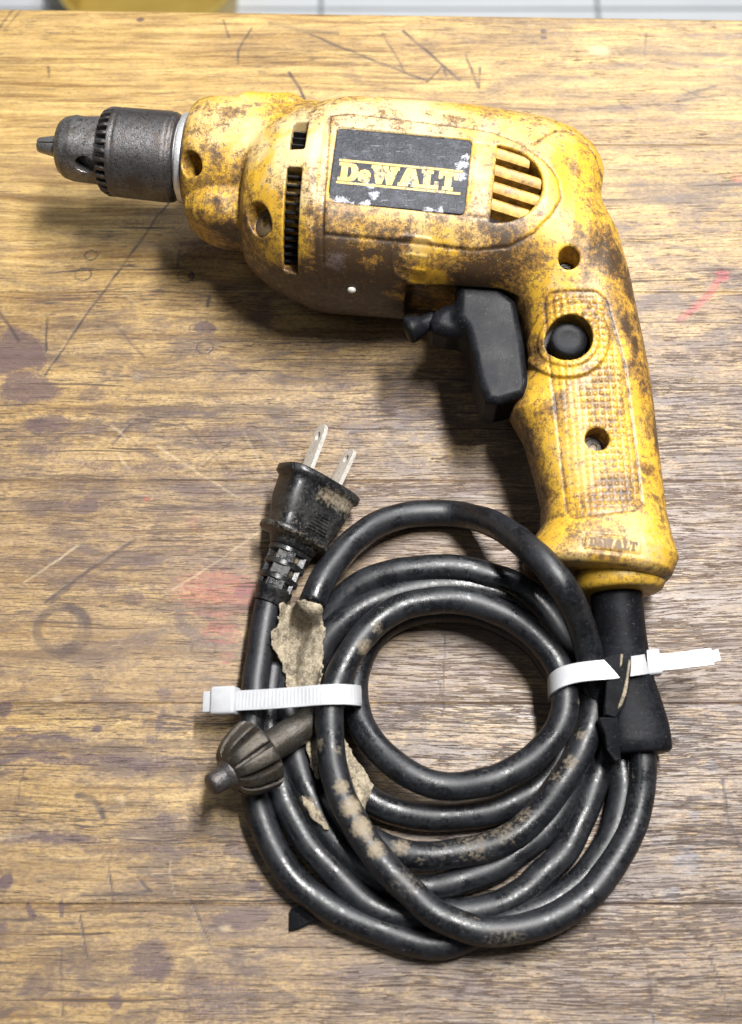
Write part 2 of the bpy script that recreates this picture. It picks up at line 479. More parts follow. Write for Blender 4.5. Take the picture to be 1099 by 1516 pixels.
    po2 = N.ramp(N.math('ADD', N.noise(N.coord(0.16, 1.5, 1, (0, 0, 0.04)), 1.0, 4, 0.7), N.math('MULTIPLY', N.math('SUBTRACT', st[2], 0.3), 0.10)), 0.62, 0.655)
    col = N.mix(N.math('MULTIPLY', po2, 0.7), col, (0.06, 0.04, 0.04))
    pal = N.ramp(N.noise(N.coord(0.09, 1.9, 1, (0, 0, -0.03)), 1.0, 4, 0.65), 0.63, 0.68)
    col = N.mix(N.math('MULTIPLY', pal, 0.3), col, (0.50, 0.40, 0.26))
    cr = N.ramp(N.math('ADD', N.noise(gc(0.016, 0.8), 1.0, 3, 0.5, 0.35), N.math('MULTIPLY', N.math('SUBTRACT', st[2], 0.35), 0.14)), 0.645, 0.685)
    col = N.mix(N.math('MULTIPLY', cr, 0.85), col, (0.035, 0.022, 0.016))
    bnd = N.ramp(N.math('ADD', N.noise(gc(0.011, 0.16), 1.0, 5, 0.62), N.math('MULTIPLY', N.math('SUBTRACT', isof, 0.5), 0.25)), 0.54, 0.64)
    col = N.mix(N.math('MULTIPLY', bnd, N.ramp(st[2], 0.0, 0.45, 0.05, 0.62)), col, (0.06, 0.038, 0.026))
    # specks
    sp = N.ramp(N.noise(co, 0.5, 4, 0.65), 0.66, 0.70)
    col = N.mix(N.math('MULTIPLY', sp, N.ramp(st[2], 0.0, 0.8, 0.35, 0.75)), col, (0.06, 0.04, 0.05))
    # stray scratches, pale and dark
    for rot, lo, c, k in (((0, 0, 0.9), 0.715, (0.68, 0.55, 0.36), 0.4), ((0, 0, -0.65), 0.72, (0.62, 0.52, 0.36), 0.35), ((0, 0, 1.75), 0.715, (0.05, 0.034, 0.034), 0.8), ((0, 0, 1.2), 0.715, (0.06, 0.04, 0.04), 0.7), ((0, 0, -0.35), 0.71, (0.06, 0.04, 0.04), 0.7)):
        s = N.ramp(N.noise(N.coord(0.035, 1.7, 1, rot), 1.0, 2, 0.5), lo, lo + 0.03)
        col = N.mix(N.math('MULTIPLY', s, k), col, c)
    col = N.mix(N.math('MULTIPLY', mk[0], 0.95), col, (0.035, 0.025, 0.026))
    col = N.mix(N.math('MULTIPLY', mk[2], 0.4), col, (0.15, 0.095, 0.06))
    col = N.mix(N.math('MULTIPLY', mk[1], 0.34), col, (0.60, 0.49, 0.32))
    N.l(col, b.inputs['Base Color'])
    N.l(N.ramp(N.math('ADD', mid, N.math('MULTIPLY', por, 0.4)), 0.3, 0.8, 0.36, 0.6), b.inputs['Roughness'])
    hh = N.math('SUBTRACT', N.math('MULTIPLY', fine, 0.5), N.math('ADD', N.math('MULTIPLY', por, 0.8), N.math('ADD', cr, N.math('MULTIPLY', mk[0], 0.6))))
    N.l(N.bump(hh, 0.5, 0.3), b.inputs['Normal'])
    return m
def mat_label():
    m, nt, b = new_mat('scuffed_black_nameplate'); N = NT(nt)
    co = N.coord(); n1 = N.noise(co, 0.22, 6, 0.7); n2 = N.noise(co, 1.2, 5, 0.75)
    f = N.ramp(N.math('ADD', n1, N.math('MULTIPLY', N.math('SUBTRACT', n2, 0.5), 1.1)), 0.45, 0.80)
    col = N.mix(f, (0.009, 0.010, 0.015), (0.06, 0.063, 0.08))
    w = N.attr('chips').outputs['Fac']
    wf = N.ramp(N.math('ADD', w, N.math('MULTIPLY', N.math('SUBTRACT', n2, 0.5), 2.4)), 0.55, 0.8)
    col = N.mix(N.math('MULTIPLY', wf, 0.85), col, (0.42, 0.43, 0.47))
    ss = N.ramp(N.noise(N.coord(0.25, 1.6, 1, (0, 0, 0.5)), 1.0, 4, 0.7), 0.62, 0.68)
    col = N.mix(N.math('MULTIPLY', ss, 0.6), col, (0.24, 0.245, 0.27))
    N.l(col, b.inputs['Base Color']); N.l(N.ramp(n2, 0.3, 0.7, 0.34, 0.55), b.inputs['Roughness'])
    b.inputs['Specular IOR Level'].default_value = 0.35
    N.l(N.bump(N.math('ADD', n1, n2), 0.6, 0.35), b.inputs['Normal'])
    return m
def mat_print():
    m, nt, b = new_mat('worn_yellow_print'); N = NT(nt)
    co = N.coord(); n2 = N.noise(co, 0.7, 5, 0.75); n1 = N.noise(co, 0.25, 4, 0.6)
    col = N.mix(N.ramp(n1, 0.35, 0.65), (0.56, 0.34, 0.06), (0.60, 0.44, 0.16))
    f = N.ramp(N.math('ADD', n2, N.math('MULTIPLY', N.math('SUBTRACT', n1, 0.5), 0.7)), 0.56, 0.62)
    col = N.mix(N.math('MULTIPLY', f, 0.92), col, (0.06, 0.05, 0.05))
    N.l(col, b.inputs['Base Color']); b.inputs['Roughness'].default_value = 0.45
    N.l(N.bump(n2, 0.3, 0.2), b.inputs['Normal'])
    return m
def mat_cloth():
    m, nt, b = new_mat('dirty_tan_cloth'); N = NT(nt)
    co = N.coord(); n1 = N.noise(co, 0.25, 6, 0.7); n2 = N.noise(co, 1.5, 4, 0.7)
    col = N.mix(N.ramp(N.math('ADD', n1, N.math('MULTIPLY', N.math('SUBTRACT', n2, 0.5), 0.8)), 0.32, 0.68), (0.075, 0.06, 0.042), (0.40, 0.335, 0.235))
    N.l(col, b.inputs['Base Color']); b.inputs['Roughness'].default_value = 0.85
    N.l(N.bump(N.math('ADD', n1, n2), 0.8, 0.5), b.inputs['Normal'])
    return m
def mat_tile():
    m, nt, b = new_mat('white_floor_tile'); N = NT(nt)
    co = N.coord(); n = N.noise(co, 0.008, 5, 0.6)
    N.l(N.mix(N.ramp(n, 0.3, 0.7), (0.84, 0.87, 0.90), (0.92, 0.94, 0.96)), b.inputs['Base Color'])
    b.inputs['Roughness'].default_value = 0.25
    return m

YEL = mat_yellow(); WOOD = mat_wood()
RUB = mat_rubber(); RUBS = mat_rubber('black_plastic', (0.005, 0.0053, 0.0065), (0.016, 0.017, 0.022), 0.42, 0.8, False, 0.13)
PLUGM = mat_rubber('dusty_plug_rubber', (0.007, 0.007, 0.008), (0.045, 0.043, 0.038), 0.32, 0.8, True)
CHROME = mat_metal('worn_chuck_steel', (0.03, 0.028, 0.027), (0.42, 0.405, 0.40), 0.27, 0.95, 0.45, (0.075, 0.058, 0.045), 0.4)
CHROME2 = mat_metal('dark_sleeve_steel', (0.02, 0.0185, 0.0185), (0.21, 0.20, 0.205), 0.29, 0.92, 0.5, (0.07, 0.052, 0.04), 0.45)
BRIGHT = mat_metal('bright_steel', (0.5, 0.5, 0.51), (0.8, 0.8, 0.81), 0.3, 0.95, 0.4)
KEYM = mat_metal('grimy_key_steel', (0.012, 0.0105, 0.009), (0.17, 0.155, 0.135), 0.27, 0.85, 0.55, (0.055, 0.042, 0.028), 0.5)
BLADE = mat_metal('nickel_blade', (0.40, 0.37, 0.33), (0.80, 0.77, 0.72), 0.28, 0.6, 0.22, None, 0.1)
DARK = mat_plain('cavity_black', (0.006, 0.006, 0.007), 0.6, 0.3)  # flat black standing for the darkness inside openings
TIE = mat_plain('white_nylon', (0.47, 0.475, 0.49), 0.36, 0.10, 0.15, 0.05, 0.3)
CLOTH = mat_cloth(); LABEL = mat_label(); PRINT = mat_print(); TILE = mat_tile()
GROUT = mat_plain('grey_grout', (0.25, 0.27, 0.29), 0.8, 0.15)
JAW = mat_metal('jaw_steel', (0.12, 0.115, 0.11), (0.42, 0.41, 0.40), 0.3, 0.95, 0.4, None, 0.2)
DUSTY = mat_plain('caked_brown_dust', (0.075, 0.045, 0.019), 0.8, 0.45, 0.8, 0.5)
YTUB = mat_plain('yellow_tub_plastic', (0.52, 0.36, 0.08), 0.4, 0.08, 0.05, 0)
PAINTW = mat_plain('white_paint_drop', (0.8, 0.78, 0.72), 0.45, 0.08)
BROWN = mat_plain('brown_grime', (0.13, 0.075, 0.03), 0.6, 0.4)
SHADEY = mat_plain('shaded_dusty_slat', (0.36, 0.20, 0.035), 0.5, 0.75, 0.35, 0.4)  # housing yellow browned for shade inside the vent, plus mottled dirt
#@@BUILD

# ------------------------------------------------------------------ floor and bench
fl = mesh_obj('floor', [(-1800, -1500, -752), (1800, -1500, -752), (1800, 2600, -752), (-1800, 2600, -752)], [(0, 1, 2, 3)], GROUT, None, False)
fl['kind'] = 'structure'
FT = -750.0
g1, g2, gh = P(475, 8, FT), P(885, 11, FT), P(1000, 12, FT)
pitch = g2[0] - g1[0]
tile_me = None
for i in range(-4, 5):
    for j in range(-3, 4):
        x0, y0 = g1[0] + i * pitch, gh[1] + j * pitch
        h = pitch / 2 - 2
        if tile_me is None:
            m = MB()
            m.loft([[(-a, -a, z), (a, -a, z), (a, a, z), (-a, a, z)] for a, z in ((h, -2), (h, -1), (h - 1.2, 0))])
            o = m.build('tile', TILE, fl, True, 30); tile_me = o.data
        else:
            o = bpy.data.objects.new('tile', tile_me); COL.objects.link(o); o.parent = fl
        o.location = (x0 * MM + pitch / 2 * MM, y0 * MM + pitch / 2 * MM, FT * MM)

bench = thing('workbench', 'scarred yellow-brown wooden workbench top of glued boards, stained and scratched', 'workbench', (0, 0, -750))
e0, e1 = P(0, 11, 0), P(1099, 27, 0)
def edge_y(x): return e0[1] + (e1[1] - e0[1]) * (x - e0[0]) / (e1[0] - e0[0])
seams = [None, P(550, 214, 0)[1], P(550, 432, 0)[1], P(550, 711, 0)[1], P(550, 1041, 0)[1], P(550, 1338, 0)[1], -262.0]

BLOBS = [  # px, py, rx, ry, amount, channel (0 ink, 1 red, 3 blue, 4 pale)
 (18, 525, 44, 30, 1.25, 0), (40, 577, 46, 26, .85, 0), (15, 505, 22, 20, .8, 0), (72, 627, 34, 11, .7, 0), (299, 487, 18, 10, 1.0, 0), (281, 408, 6, 5, .9, 0),
 (124, 748, 17, 9, .95, 0), (215, 827, 17, 13, .75, 0), (284, 725, 26, 16, .5, 0), (155, 867, 22, 14, .5, 0), (197, 890, 18, 10, .6, 0), (112, 740, 40, 6, .5, 0),
 (5, 1052, 14, 14, .8, 0), (144, 1078, 7, 6, .9, 0), (24, 1081, 18, 5, .7, 0), (239, 1028, 15, 11, .6, 0), (238, 1066, 6, 21, .65, 0), (226, 1094, 12, 8, .6, 0),
 (60, 1095, 75, 4, .8, 0), (80, 1125, 130, 7, .62, 0), (230, 1130, 85, 12, .6, 0), (246, 1212, 17, 15, .6, 0), (284, 1204, 26, 20, .45, 0), (343, 1256, 28, 11, .55, 0),
 (75, 1243, 85, 9, .7, 0), (230, 1258, 110, 6, .5, 0), (8, 1303, 10, 9, 1.3, 0), (48, 1349, 5, 17, 1.1, 0), (86, 1347, 5, 17, 1.1, 0), (373, 1314, 12, 11, .85, 0),
 (228, 1422, 30, 37, .75, 0), (5, 1378, 14, 10, .8, 0), (362, 1357, 38, 15, .8, 0), (320, 1482, 75, 42, .55, 0), (172, 1485, 14, 13, .8, 0), (112, 1487, 26, 17, .5, 0),
 (450, 1340, 90, 60, .3, 0), (208, 29, 5, 3, 1.3, 0), (804, 46, 4, 3, 1, 0), (804, 56, 5, 2, 1, 0), (225, 330, 60, 16, .35, 0), (310, 372, 60, 26, .4, 0),  # last two here: cast shadow of chuck and nose painted into the wood
 (878, 1390, 6, 3, 1.4, 0), (907, 1445, 5, 4, 1.4, 0), (1068, 1158, 5, 4, 1.4, 0), (1077, 1226, 4, 3, 1.3, 0), (990, 1498, 9, 6, 1.0, 0), (40, 1000, 24, 12, .4, 0),
 (560, 620, 60, 20, .45, 0), (620, 590, 26, 10, .6, 0), (500, 575, 40, 8, .45, 0), (1040, 640, 60, 10, .5, 0), (1010, 720, 50, 14, .5, 0), (1050, 800, 60, 12, .5, 0), (1080, 950, 30, 9, .6, 0),
 (620, 1030, 70, 10, .4, 0), (700, 990, 30, 12, .5, 0), (600, 690, 40, 9, .5, 0), (700, 720, 40, 20, .4, 0), (330, 640, 50, 14, .45, 0), (230, 690, 60, 9, .5, 0), (150, 690, 30, 6, .5, 0),
 (270, 610, 60, 9, .5, 0), (520, 1450, 60, 16, .45, 0), (700, 1470, 90, 12, .45, 0), (930, 1470, 70, 16, .4, 0), (1030, 1040, 60, 8, .5, 0), (350, 700, 40, 8, .5, 0), (60, 665, 36, 7, .5, 0),
 (1000, 590, 60, 5, .6, 0), (950, 610, 30, 4, .6, 0), (1068, 408, 12, 9, 1.3, 1), (1090, 265, 9, 9, .8, 1), (1085, 345, 16, 10, .3, 1),
 (315, 878, 66, 40, .78, 1), (360, 880, 34, 22, .8, 1), (330, 935, 36, 26, .68, 1), (337, 972, 14, 8, .8, 1), (286, 775, 14, 14, .6, 1), (218, 738, 5, 4, 1.1, 1), (290, 812, 24, 14, .4, 1), (270, 860, 16, 9, .6, 1),
 (362, 875, 13, 11, .95, 0), (1050, 1133, 10, 14, .75, 3), (1016, 1282, 22, 24, .8, 3), (1030, 1209, 11, 9, .7, 3), (903, 1361, 20, 32, .65, 3), (1000, 1332, 16, 16, .7, 3), (969, 1508, 8, 22, .8, 3),
 (1080, 1330, 30, 20, .5, 3), (960, 820, 0.1, 0.1, 0, 3), (1020, 880, 30, 30, .4, 3), (640, 985, 50, 18, .4, 3), (205, 560, 12, 14, .6, 3), (45, 1210, 10, 30, .4, 3), (520, 660, 40, 14, .45, 3), (450, 1330, 40, 24, .5, 3), (330, 1480, 60, 30, .4, 3),
 (885, 76, 15, 8, 1.0, 4), (960, 1378, 4, 3, 0, 4), (1050, 1378, 4, 3, 1, 4), (335, 1373, 8, 4, .7, 4), (85, 1035, 9, 5, .6, 4), (180, 1183, 7, 7, .5, 4), (20, 1240, 26, 3, .6, 4)]
LINES = [  # points, half width in px, dark (0) or pale (1), amount
 ([(250, 300), (160, 420), (65, 556)], 1.3, 0, .75), ([(69, 470), (67, 521)], 1.2, 0, .8), ([(193, 628), (167, 656)], 2, 0, .7), ([(200, 798), (140, 838), (66, 892)], 2.4, 0, .8),
 ([(75, 893), (104, 868)], 3, 0, .6), ([(-4, 462), (14, 482), (27, 505)], 2, 0, .9), ([(112, 1178), (134, 1182), (147, 1196), (153, 1210)], 4, 0, .65), ([(123, 1326), (222, 1320)], 2.2, 0, .7),
 ([(202, 1299), (222, 1321)], 1.4, 0, .8), ([(0, 1364), (120, 1369), (330, 1371)], 1.3, 0, .9), ([(280, 1335), (310, 1392)], 1.4, 0, .7), ([(120, 1358), (130, 1415)], 1.3, 0, .7), ([(90, 1410), (130, 1410)], 1.1, 0, .7), ([(91, 1408), (92, 1505)], 1.2, 0, .55),
 ([(160, 1275), (166, 1340)], 1.1, 0, .6), ([(34, 1138), (28, 1180)], 1.2, 0, .6), ([(400, 35), (450, 46), (500, 50)], 3, 0, .45), ([(450, 48), (550, 88), (632, 120)], 1.2, 0, .7), ([(596, 46), (640, 84), (680, 119)], 1.5, 0, .75), ([(632, 122), (655, 98), (660, 112)], 1.2, 0, .6),
 ([(428, 108), (443, 130), (457, 155)], 1.6, 0, .9), ([(330, 30), (339, 55)], 1.1, 0, .6), ([(372, 42), (352, 75), (351, 94)], 1.3, 0, .55), ([(690, 80), (700, 110), (710, 130)], 1.2, 0, .6), ([(710, 100), (710, 128)], 1, 0, .6), ([(566, 48), (600, 106)], 1, 0, .5), ([(71, 98), (72, 115)], 1.1, 0, .6),
 ([(0, 40), (22, 9)], 1.6, 0, .5), ([(6, 46), (34, 10)], 1.2, 0, .4), ([(1015, 140), (1060, 128)], 2, 0, .4), ([(1000, 150), (1075, 140)], 1.3, 0, .5), ([(1010, 132), (1040, 146)], 1.2, 0, .5), ([(915, 150), (925, 160)], 2, 0, .5), ([(958, 50), (955, 82)], 1, 0, .4),
 ([(1070, 1158), (1080, 1210), (1099, 1265)], 1.6, 0, .8), ([(1012, 1369), (1040, 1395), (1063, 1410)], 1.3, 0, .7), ([(1049, 1416), (1068, 1460), (1083, 1508)], 1.3, 0, .75), ([(954, 1401), (960, 1450), (969, 1516)], 1.3, 0, .65), ([(655, 900), (656, 1060)], 1.1, 0, .55), ([(650, 1010), (658, 1050)], 1.2, 0, .7),
 ([(268, 360), (262, 395)], 1.5, 0, .5), ([(310, 440), (308, 452)], 2.5, 0, .8), ([(170, 480), (215, 530)], 1.1, 0, .6), ([(268, 626), (318, 672)], 1.5, 0, .6), ([(340, 655), (300, 690)], 1.2, 0, .4), ([(520, 640), (560, 634)], 3, 0, .6), ([(835, 1400), (1010, 1408), (1099, 1412)], 1.2, 0, .7),
 ([(820, 1200), (760, 1240)], 1, 0, .2), ([(1000, 1180), (1030, 1205)], 1.2, 0, .4), ([(700, 1420), (860, 1446)], 1, 0, .5), ([(0, 712), (200, 713), (400, 708)], 1, 0, .5), ([(120, 750), (300, 751), (420, 752)], 1.4, 0, .6), ([(600, 940), (760, 930)], 1, 0, .3), ([(0, 985), (90, 978)], 1.4, 0, .4),
 ([(116, 807), (36, 863)], 2, 1, .7), ([(233, 659), (290, 700), (364, 743)], 1.2, 1, .7), ([(400, 776), (330, 826), (255, 874)], 1.6, 1, .65), ([(165, 630), (190, 652)], 1.4, 1, .7), ([(175, 670), (192, 694)], 1.8, 1, .7), ([(185, 435), (204, 452)], 1.4, 1, .5), ([(1065, 690), (1075, 720)], 1.3, 1, .6),
 ([(980, 650), (1060, 656)], 1.3, 1, .5), ([(1040, 710), (1099, 712)], 1.2, 1, .6), ([(252, 1275), (256, 1325)], 1.2, 1, .6), ([(175, 1180), (183, 1192)], 2, 1, .6), ([(90, 1270), (150, 1268)], 1, 1, .4), ([(890, 860), (960, 840)], 1, 1, .3), ([(560, 640), (610, 690)], 1.2, 1, .4), ([(360, 640), (392, 700)], 1.4, 1, .45)]
RINGS = [(123, 406, 12, 9, .75), (135, 378, 9, 7, .75), (278, 383, 9, 6.5, .8), (275, 409, 12, 9, .7), (303, 514, 12, 9.5, .95), (92, 932, 38, 33, .8), (88, 930, 34, 30, .5), (300, 960, 18, 14, .3), (290, 487, 10, 8, .5)]

def paint_bench(x, y):
    n = len(x)
    st = np.zeros((n, 3)); mk = np.zeros((n, 3)); blue = np.zeros(n)
    z = np.zeros(n)
    # warp so that hand-made marks have uneven rims
    wx = (fbm(x, y, z, 0.12, 3) - .5) * 5; wy = (fbm(x, y, z + 40, 0.12, 3) - .5) * 4
    for px, py, rx, ry, a, ch in BLOBS:
        if a == 0: continue
        c = P(px, py, 0); s = (P(px + 1, py, 0) - c)[0]; sy = abs((P(px, py + 1, 0) - c)[1])
        k = min(1.6, max(rx, ry) / 14)
        d = np.hypot((x + wx * k - c[0]) / (rx * s), (y + wy * k - c[1]) / (ry * sy))
        v = a * (1 - sms(d, 0.6, 1.35))
        if ch == 0: st[:, 0] = np.maximum(st[:, 0], v)
        elif ch == 1: st[:, 1] = np.maximum(st[:, 1], v)
        elif ch == 3: blue = np.maximum(blue, v)
        else: mk[:, 1] = np.maximum(mk[:, 1], v)
    for pts, hw, ch, a in LINES:
        w = [P(px, py, 0)[:2] for px, py in pts]
        s = (P(pts[0][0] + 1, pts[0][1], 0) - P(pts[0][0], pts[0][1], 0))[0]
        d = seg_dist(x + wx * .32, y + wy * .32, w) / s
        hw = hw * (0.6 if ch else 1.0)
        v = a * (1 - sms(d, hw * 0.6, hw * 1.2 + 1.2)) * (0.55 + 1.1 * vnoise(x * .25, y * .25, z))
        mk[:, ch] = np.maximum(mk[:, ch], v)
    w = [P(px, py, 0)[:2] for px, py in ((1072, 402), (1052, 432), (1030, 455), (1006, 474))]
    st[:, 1] = np.maximum(st[:, 1], 1.1 * (1 - sms(seg_dist(x + wx * .2, y + wy * .2, w), 0.8, 2.4)))
    for px, py, rx, ry, a in RINGS:
        c = P(px, py, 0); s = (P(px + 1, py, 0) - c)[0]; sy = abs((P(px, py + 1, 0) - c)[1])
        d = np.hypot((x + wx * .1 * (rx > 20) * 3 - c[0]) / (rx * s), (y + wy * .1 * (rx > 20) * 3 - c[1]) / (ry * sy))
        w = 0.13 if rx < 20 else 0.2
        v = a * (1 - sms(np.abs(d - 1), w * .5, w * 1.3)) * (0.5 + vnoise(x * .2, y * .2, z + 9))
        mk[:, 0] = np.maximum(mk[:, 0], v)
    # weathered grey: little at the far edge, most at the near right
    py = np.interp(y, [-180, -148, -60, 0, 71, 132, 166, 230], [1516, 1400, 1000, 758, 503, 305, 200, 20])
    px = 549.5 + x * 4.1
    gl = np.interp(py, [0, 280, 420, 600, 760, 1000, 1300, 1516], [0.0, 0.04, 0.2, 0.42, 0.48, 0.36, 0.34, 0.44])
    gr = np.interp(py, [0, 220, 420, 600, 760, 1000, 1300, 1516], [0.15, 0.22, 0.45, 0.72, 0.85, 0.85, 0.85, 0.8])
    t = sms(px, 150, 850)
    st[:, 2] = gl * (1 - t) + gr * t
    return st, mk, blue

ytop = None
for bi in range(6):
    def ys(bi, x): return edge_y(x) if bi == 0 else seams[bi] + 0 * x
    xs = np.concatenate([np.arange(-300, -170, 6.5), np.arange(-170, 170, 0.62), np.arange(170, 301, 6.5)])
    hi = seams[bi] if bi else edge_y(0)
    ny = int(round((hi - seams[bi + 1]) / (0.62 if seams[bi + 1] > -200 else 1.0)))
    tt = np.linspace(0, 1, ny)
    Y1 = ys(bi, xs); Y0 = np.full_like(xs, seams[bi + 1])
    X = np.repeat(xs[:, None], ny, 1)
    g = 0.01
    Yg = (Y0 + g)[:, None] + ((Y1 - g) - (Y0 + g))[:, None] * tt[None]
    dist = np.minimum(Yg - Y0[:, None], Y1[:, None] - Yg)
    Z = -0.14 * (1 - sms(dist, 0.0, 0.5)) * vnoise(X * .05, Yg * 0, Yg * 0 + bi)
    if bi == 0:
        d = Y1[:, None] - Yg
        Z = Z - 2.2 * (1 - np.sqrt(np.clip(1 - (1 - np.clip(d / 2.2, 0, 1)) ** 2, 0, 1)))
    Z = Z + (fbm(X * .35, Yg, X * 0, 0.05, 3) - .5) * 0.16
    nx = len(xs)
    v = np.stack([X.ravel(), Yg.ravel(), Z.ravel()], 1)
    st, mk, bl = paint_bench(v[:, 0], v[:, 1])
    ii = (np.arange(nx - 1)[:, None] * ny + np.arange(ny - 1)[None]).ravel()
    f = np.stack([ii, ii + ny, ii + ny + 1, ii + 1], 1)
    # skirt down to the underside
    b = np.concatenate([np.arange(nx) * ny, (nx - 1) * ny + np.arange(1, ny), (np.arange(nx - 1)[::-1]) * ny + ny - 1, np.arange(ny - 2, 0, -1)])
    low = v[b].copy(); low[:, 2] = -38
    k = len(v); nb = len(b); j = np.arange(nb); j2 = (j + 1) % nb
    f2 = np.stack([b[j2], b[j], k + j, k + j2], 1)
    v = np.vstack([v, low]); st = np.vstack([st, st[b]]); mk = np.vstack([mk, mk[b]]); bl = np.concatenate([bl, bl[b]])
    mk = np.clip(mk, 0, 1); mk[:, 2] = (0.0, 0.1, 0.35, 0.75, 0.15, 0.45)[bi]
    mesh_obj('board', v, np.vstack([f, f2]), WOOD, bench, True, {'stain_shade': st, 'mark': mk, 'blue': bl})
for sx in (-1, 1):
    for y in (180, -220):
        m = MB(); m.loft([[(sx * 255 + a, y + b, z) for a, b in ((-28, -28), (28, -28), (28, 28), (-28, 28))] for z in (-750, -38)])
        m.build('leg', WOOD, bench, False)
c = P(222, -12, -700)
tub = thing('plastic_tub', 'blurred round yellow tub on the white tiles beyond the far bench edge', 'tub', (c[0], c[1] + 20, FT))
lathe((c[0], c[1] + 20, FT), (0, 0, 1), [(0, 1), (0, 88), (3, 94), (70, 104), (72, 108), (76, 108), (76, 102), (6, 90), (5, 1)], 48, (0, 1, 0)).build('basin', YTUB, tub, True, 40)

# ------------------------------------------------------------------ the drill
drill = thing('electric_drill', 'worn yellow pistol-grip corded drill with grimy body and black nameplate', 'drill', (DO[0], DO[1], 0))
_hv = [-127, -124.5, -119, -112, -104, -93, -81, -73, -66, -54, -40, -20, -6, 5, 15]
_hR = [136.2, 138.8, 140.6, 138.2, 136.1, 134.3, 132.3, 131, 129.9, 127.6, 124, 118.5, 113.8, 107.5, 98]
_hL = [91.5, 90, 91, 94.8, 94.5, 91, 86.5, 81.2, 83.0, 85.5, 82, 76, 73, 71, 70]
_hB = [21.5, 22.6, 22.8, 20.6, 18.6, 18, 18, 18.2, 18.6, 19.5, 21.5, 26, 27, 26, 24]
PAD = [L(x, y, 33)[:2] for x, y in [(478, 337), (585, 346), (640, 351), (700, 357), (755, 353), (792, 338), (818, 315), (832, 290), (828, 262), (808, 238), (770, 210), (730, 194), (690, 188), (600, 177), (520, 168), (490, 172)]]
GRIP = [L(x, y, 18)[:2] for x, y in [(806, 446), (814, 438), (880, 441), (895, 452), (925, 540), (940, 640), (951, 744), (940, 757), (850, 768), (842, 758), (832, 670), (822, 590), (812, 520)]]
CAPL = [L(x, y, 26)[:2] for x, y in [(788, 228), (806, 210), (824, 195), (842, 191), (858, 196), (874, 207), (888, 228), (896, 250)]]
SEAM = [L(x, y, 24)[:2] for x, y in [(480, 338), (478, 370), (480, 420), (478, 452)]]
FLAG = L(613, 362, 33); DRIP = [L(646, 400, 30)[:2], L(646, 416, 29)[:2]]
BUT = L(842, 503, 19); SCR1 = L(842, 384, 25); SCR2 = L(884, 651, 17)
RECT = L(908, 806, 22)
VB = (66.9, -2.4, 16.4, 1.155)                                       # D-shaped vent: straight side u, centre v, radius
HOLE_A, HOLE_B = L(291, 246, 16), L(371, 319, 25)
HDA, HDB = nrm((-0.62, -0.15, 0.77)), nrm((-0.66, -0.1, 0.74))
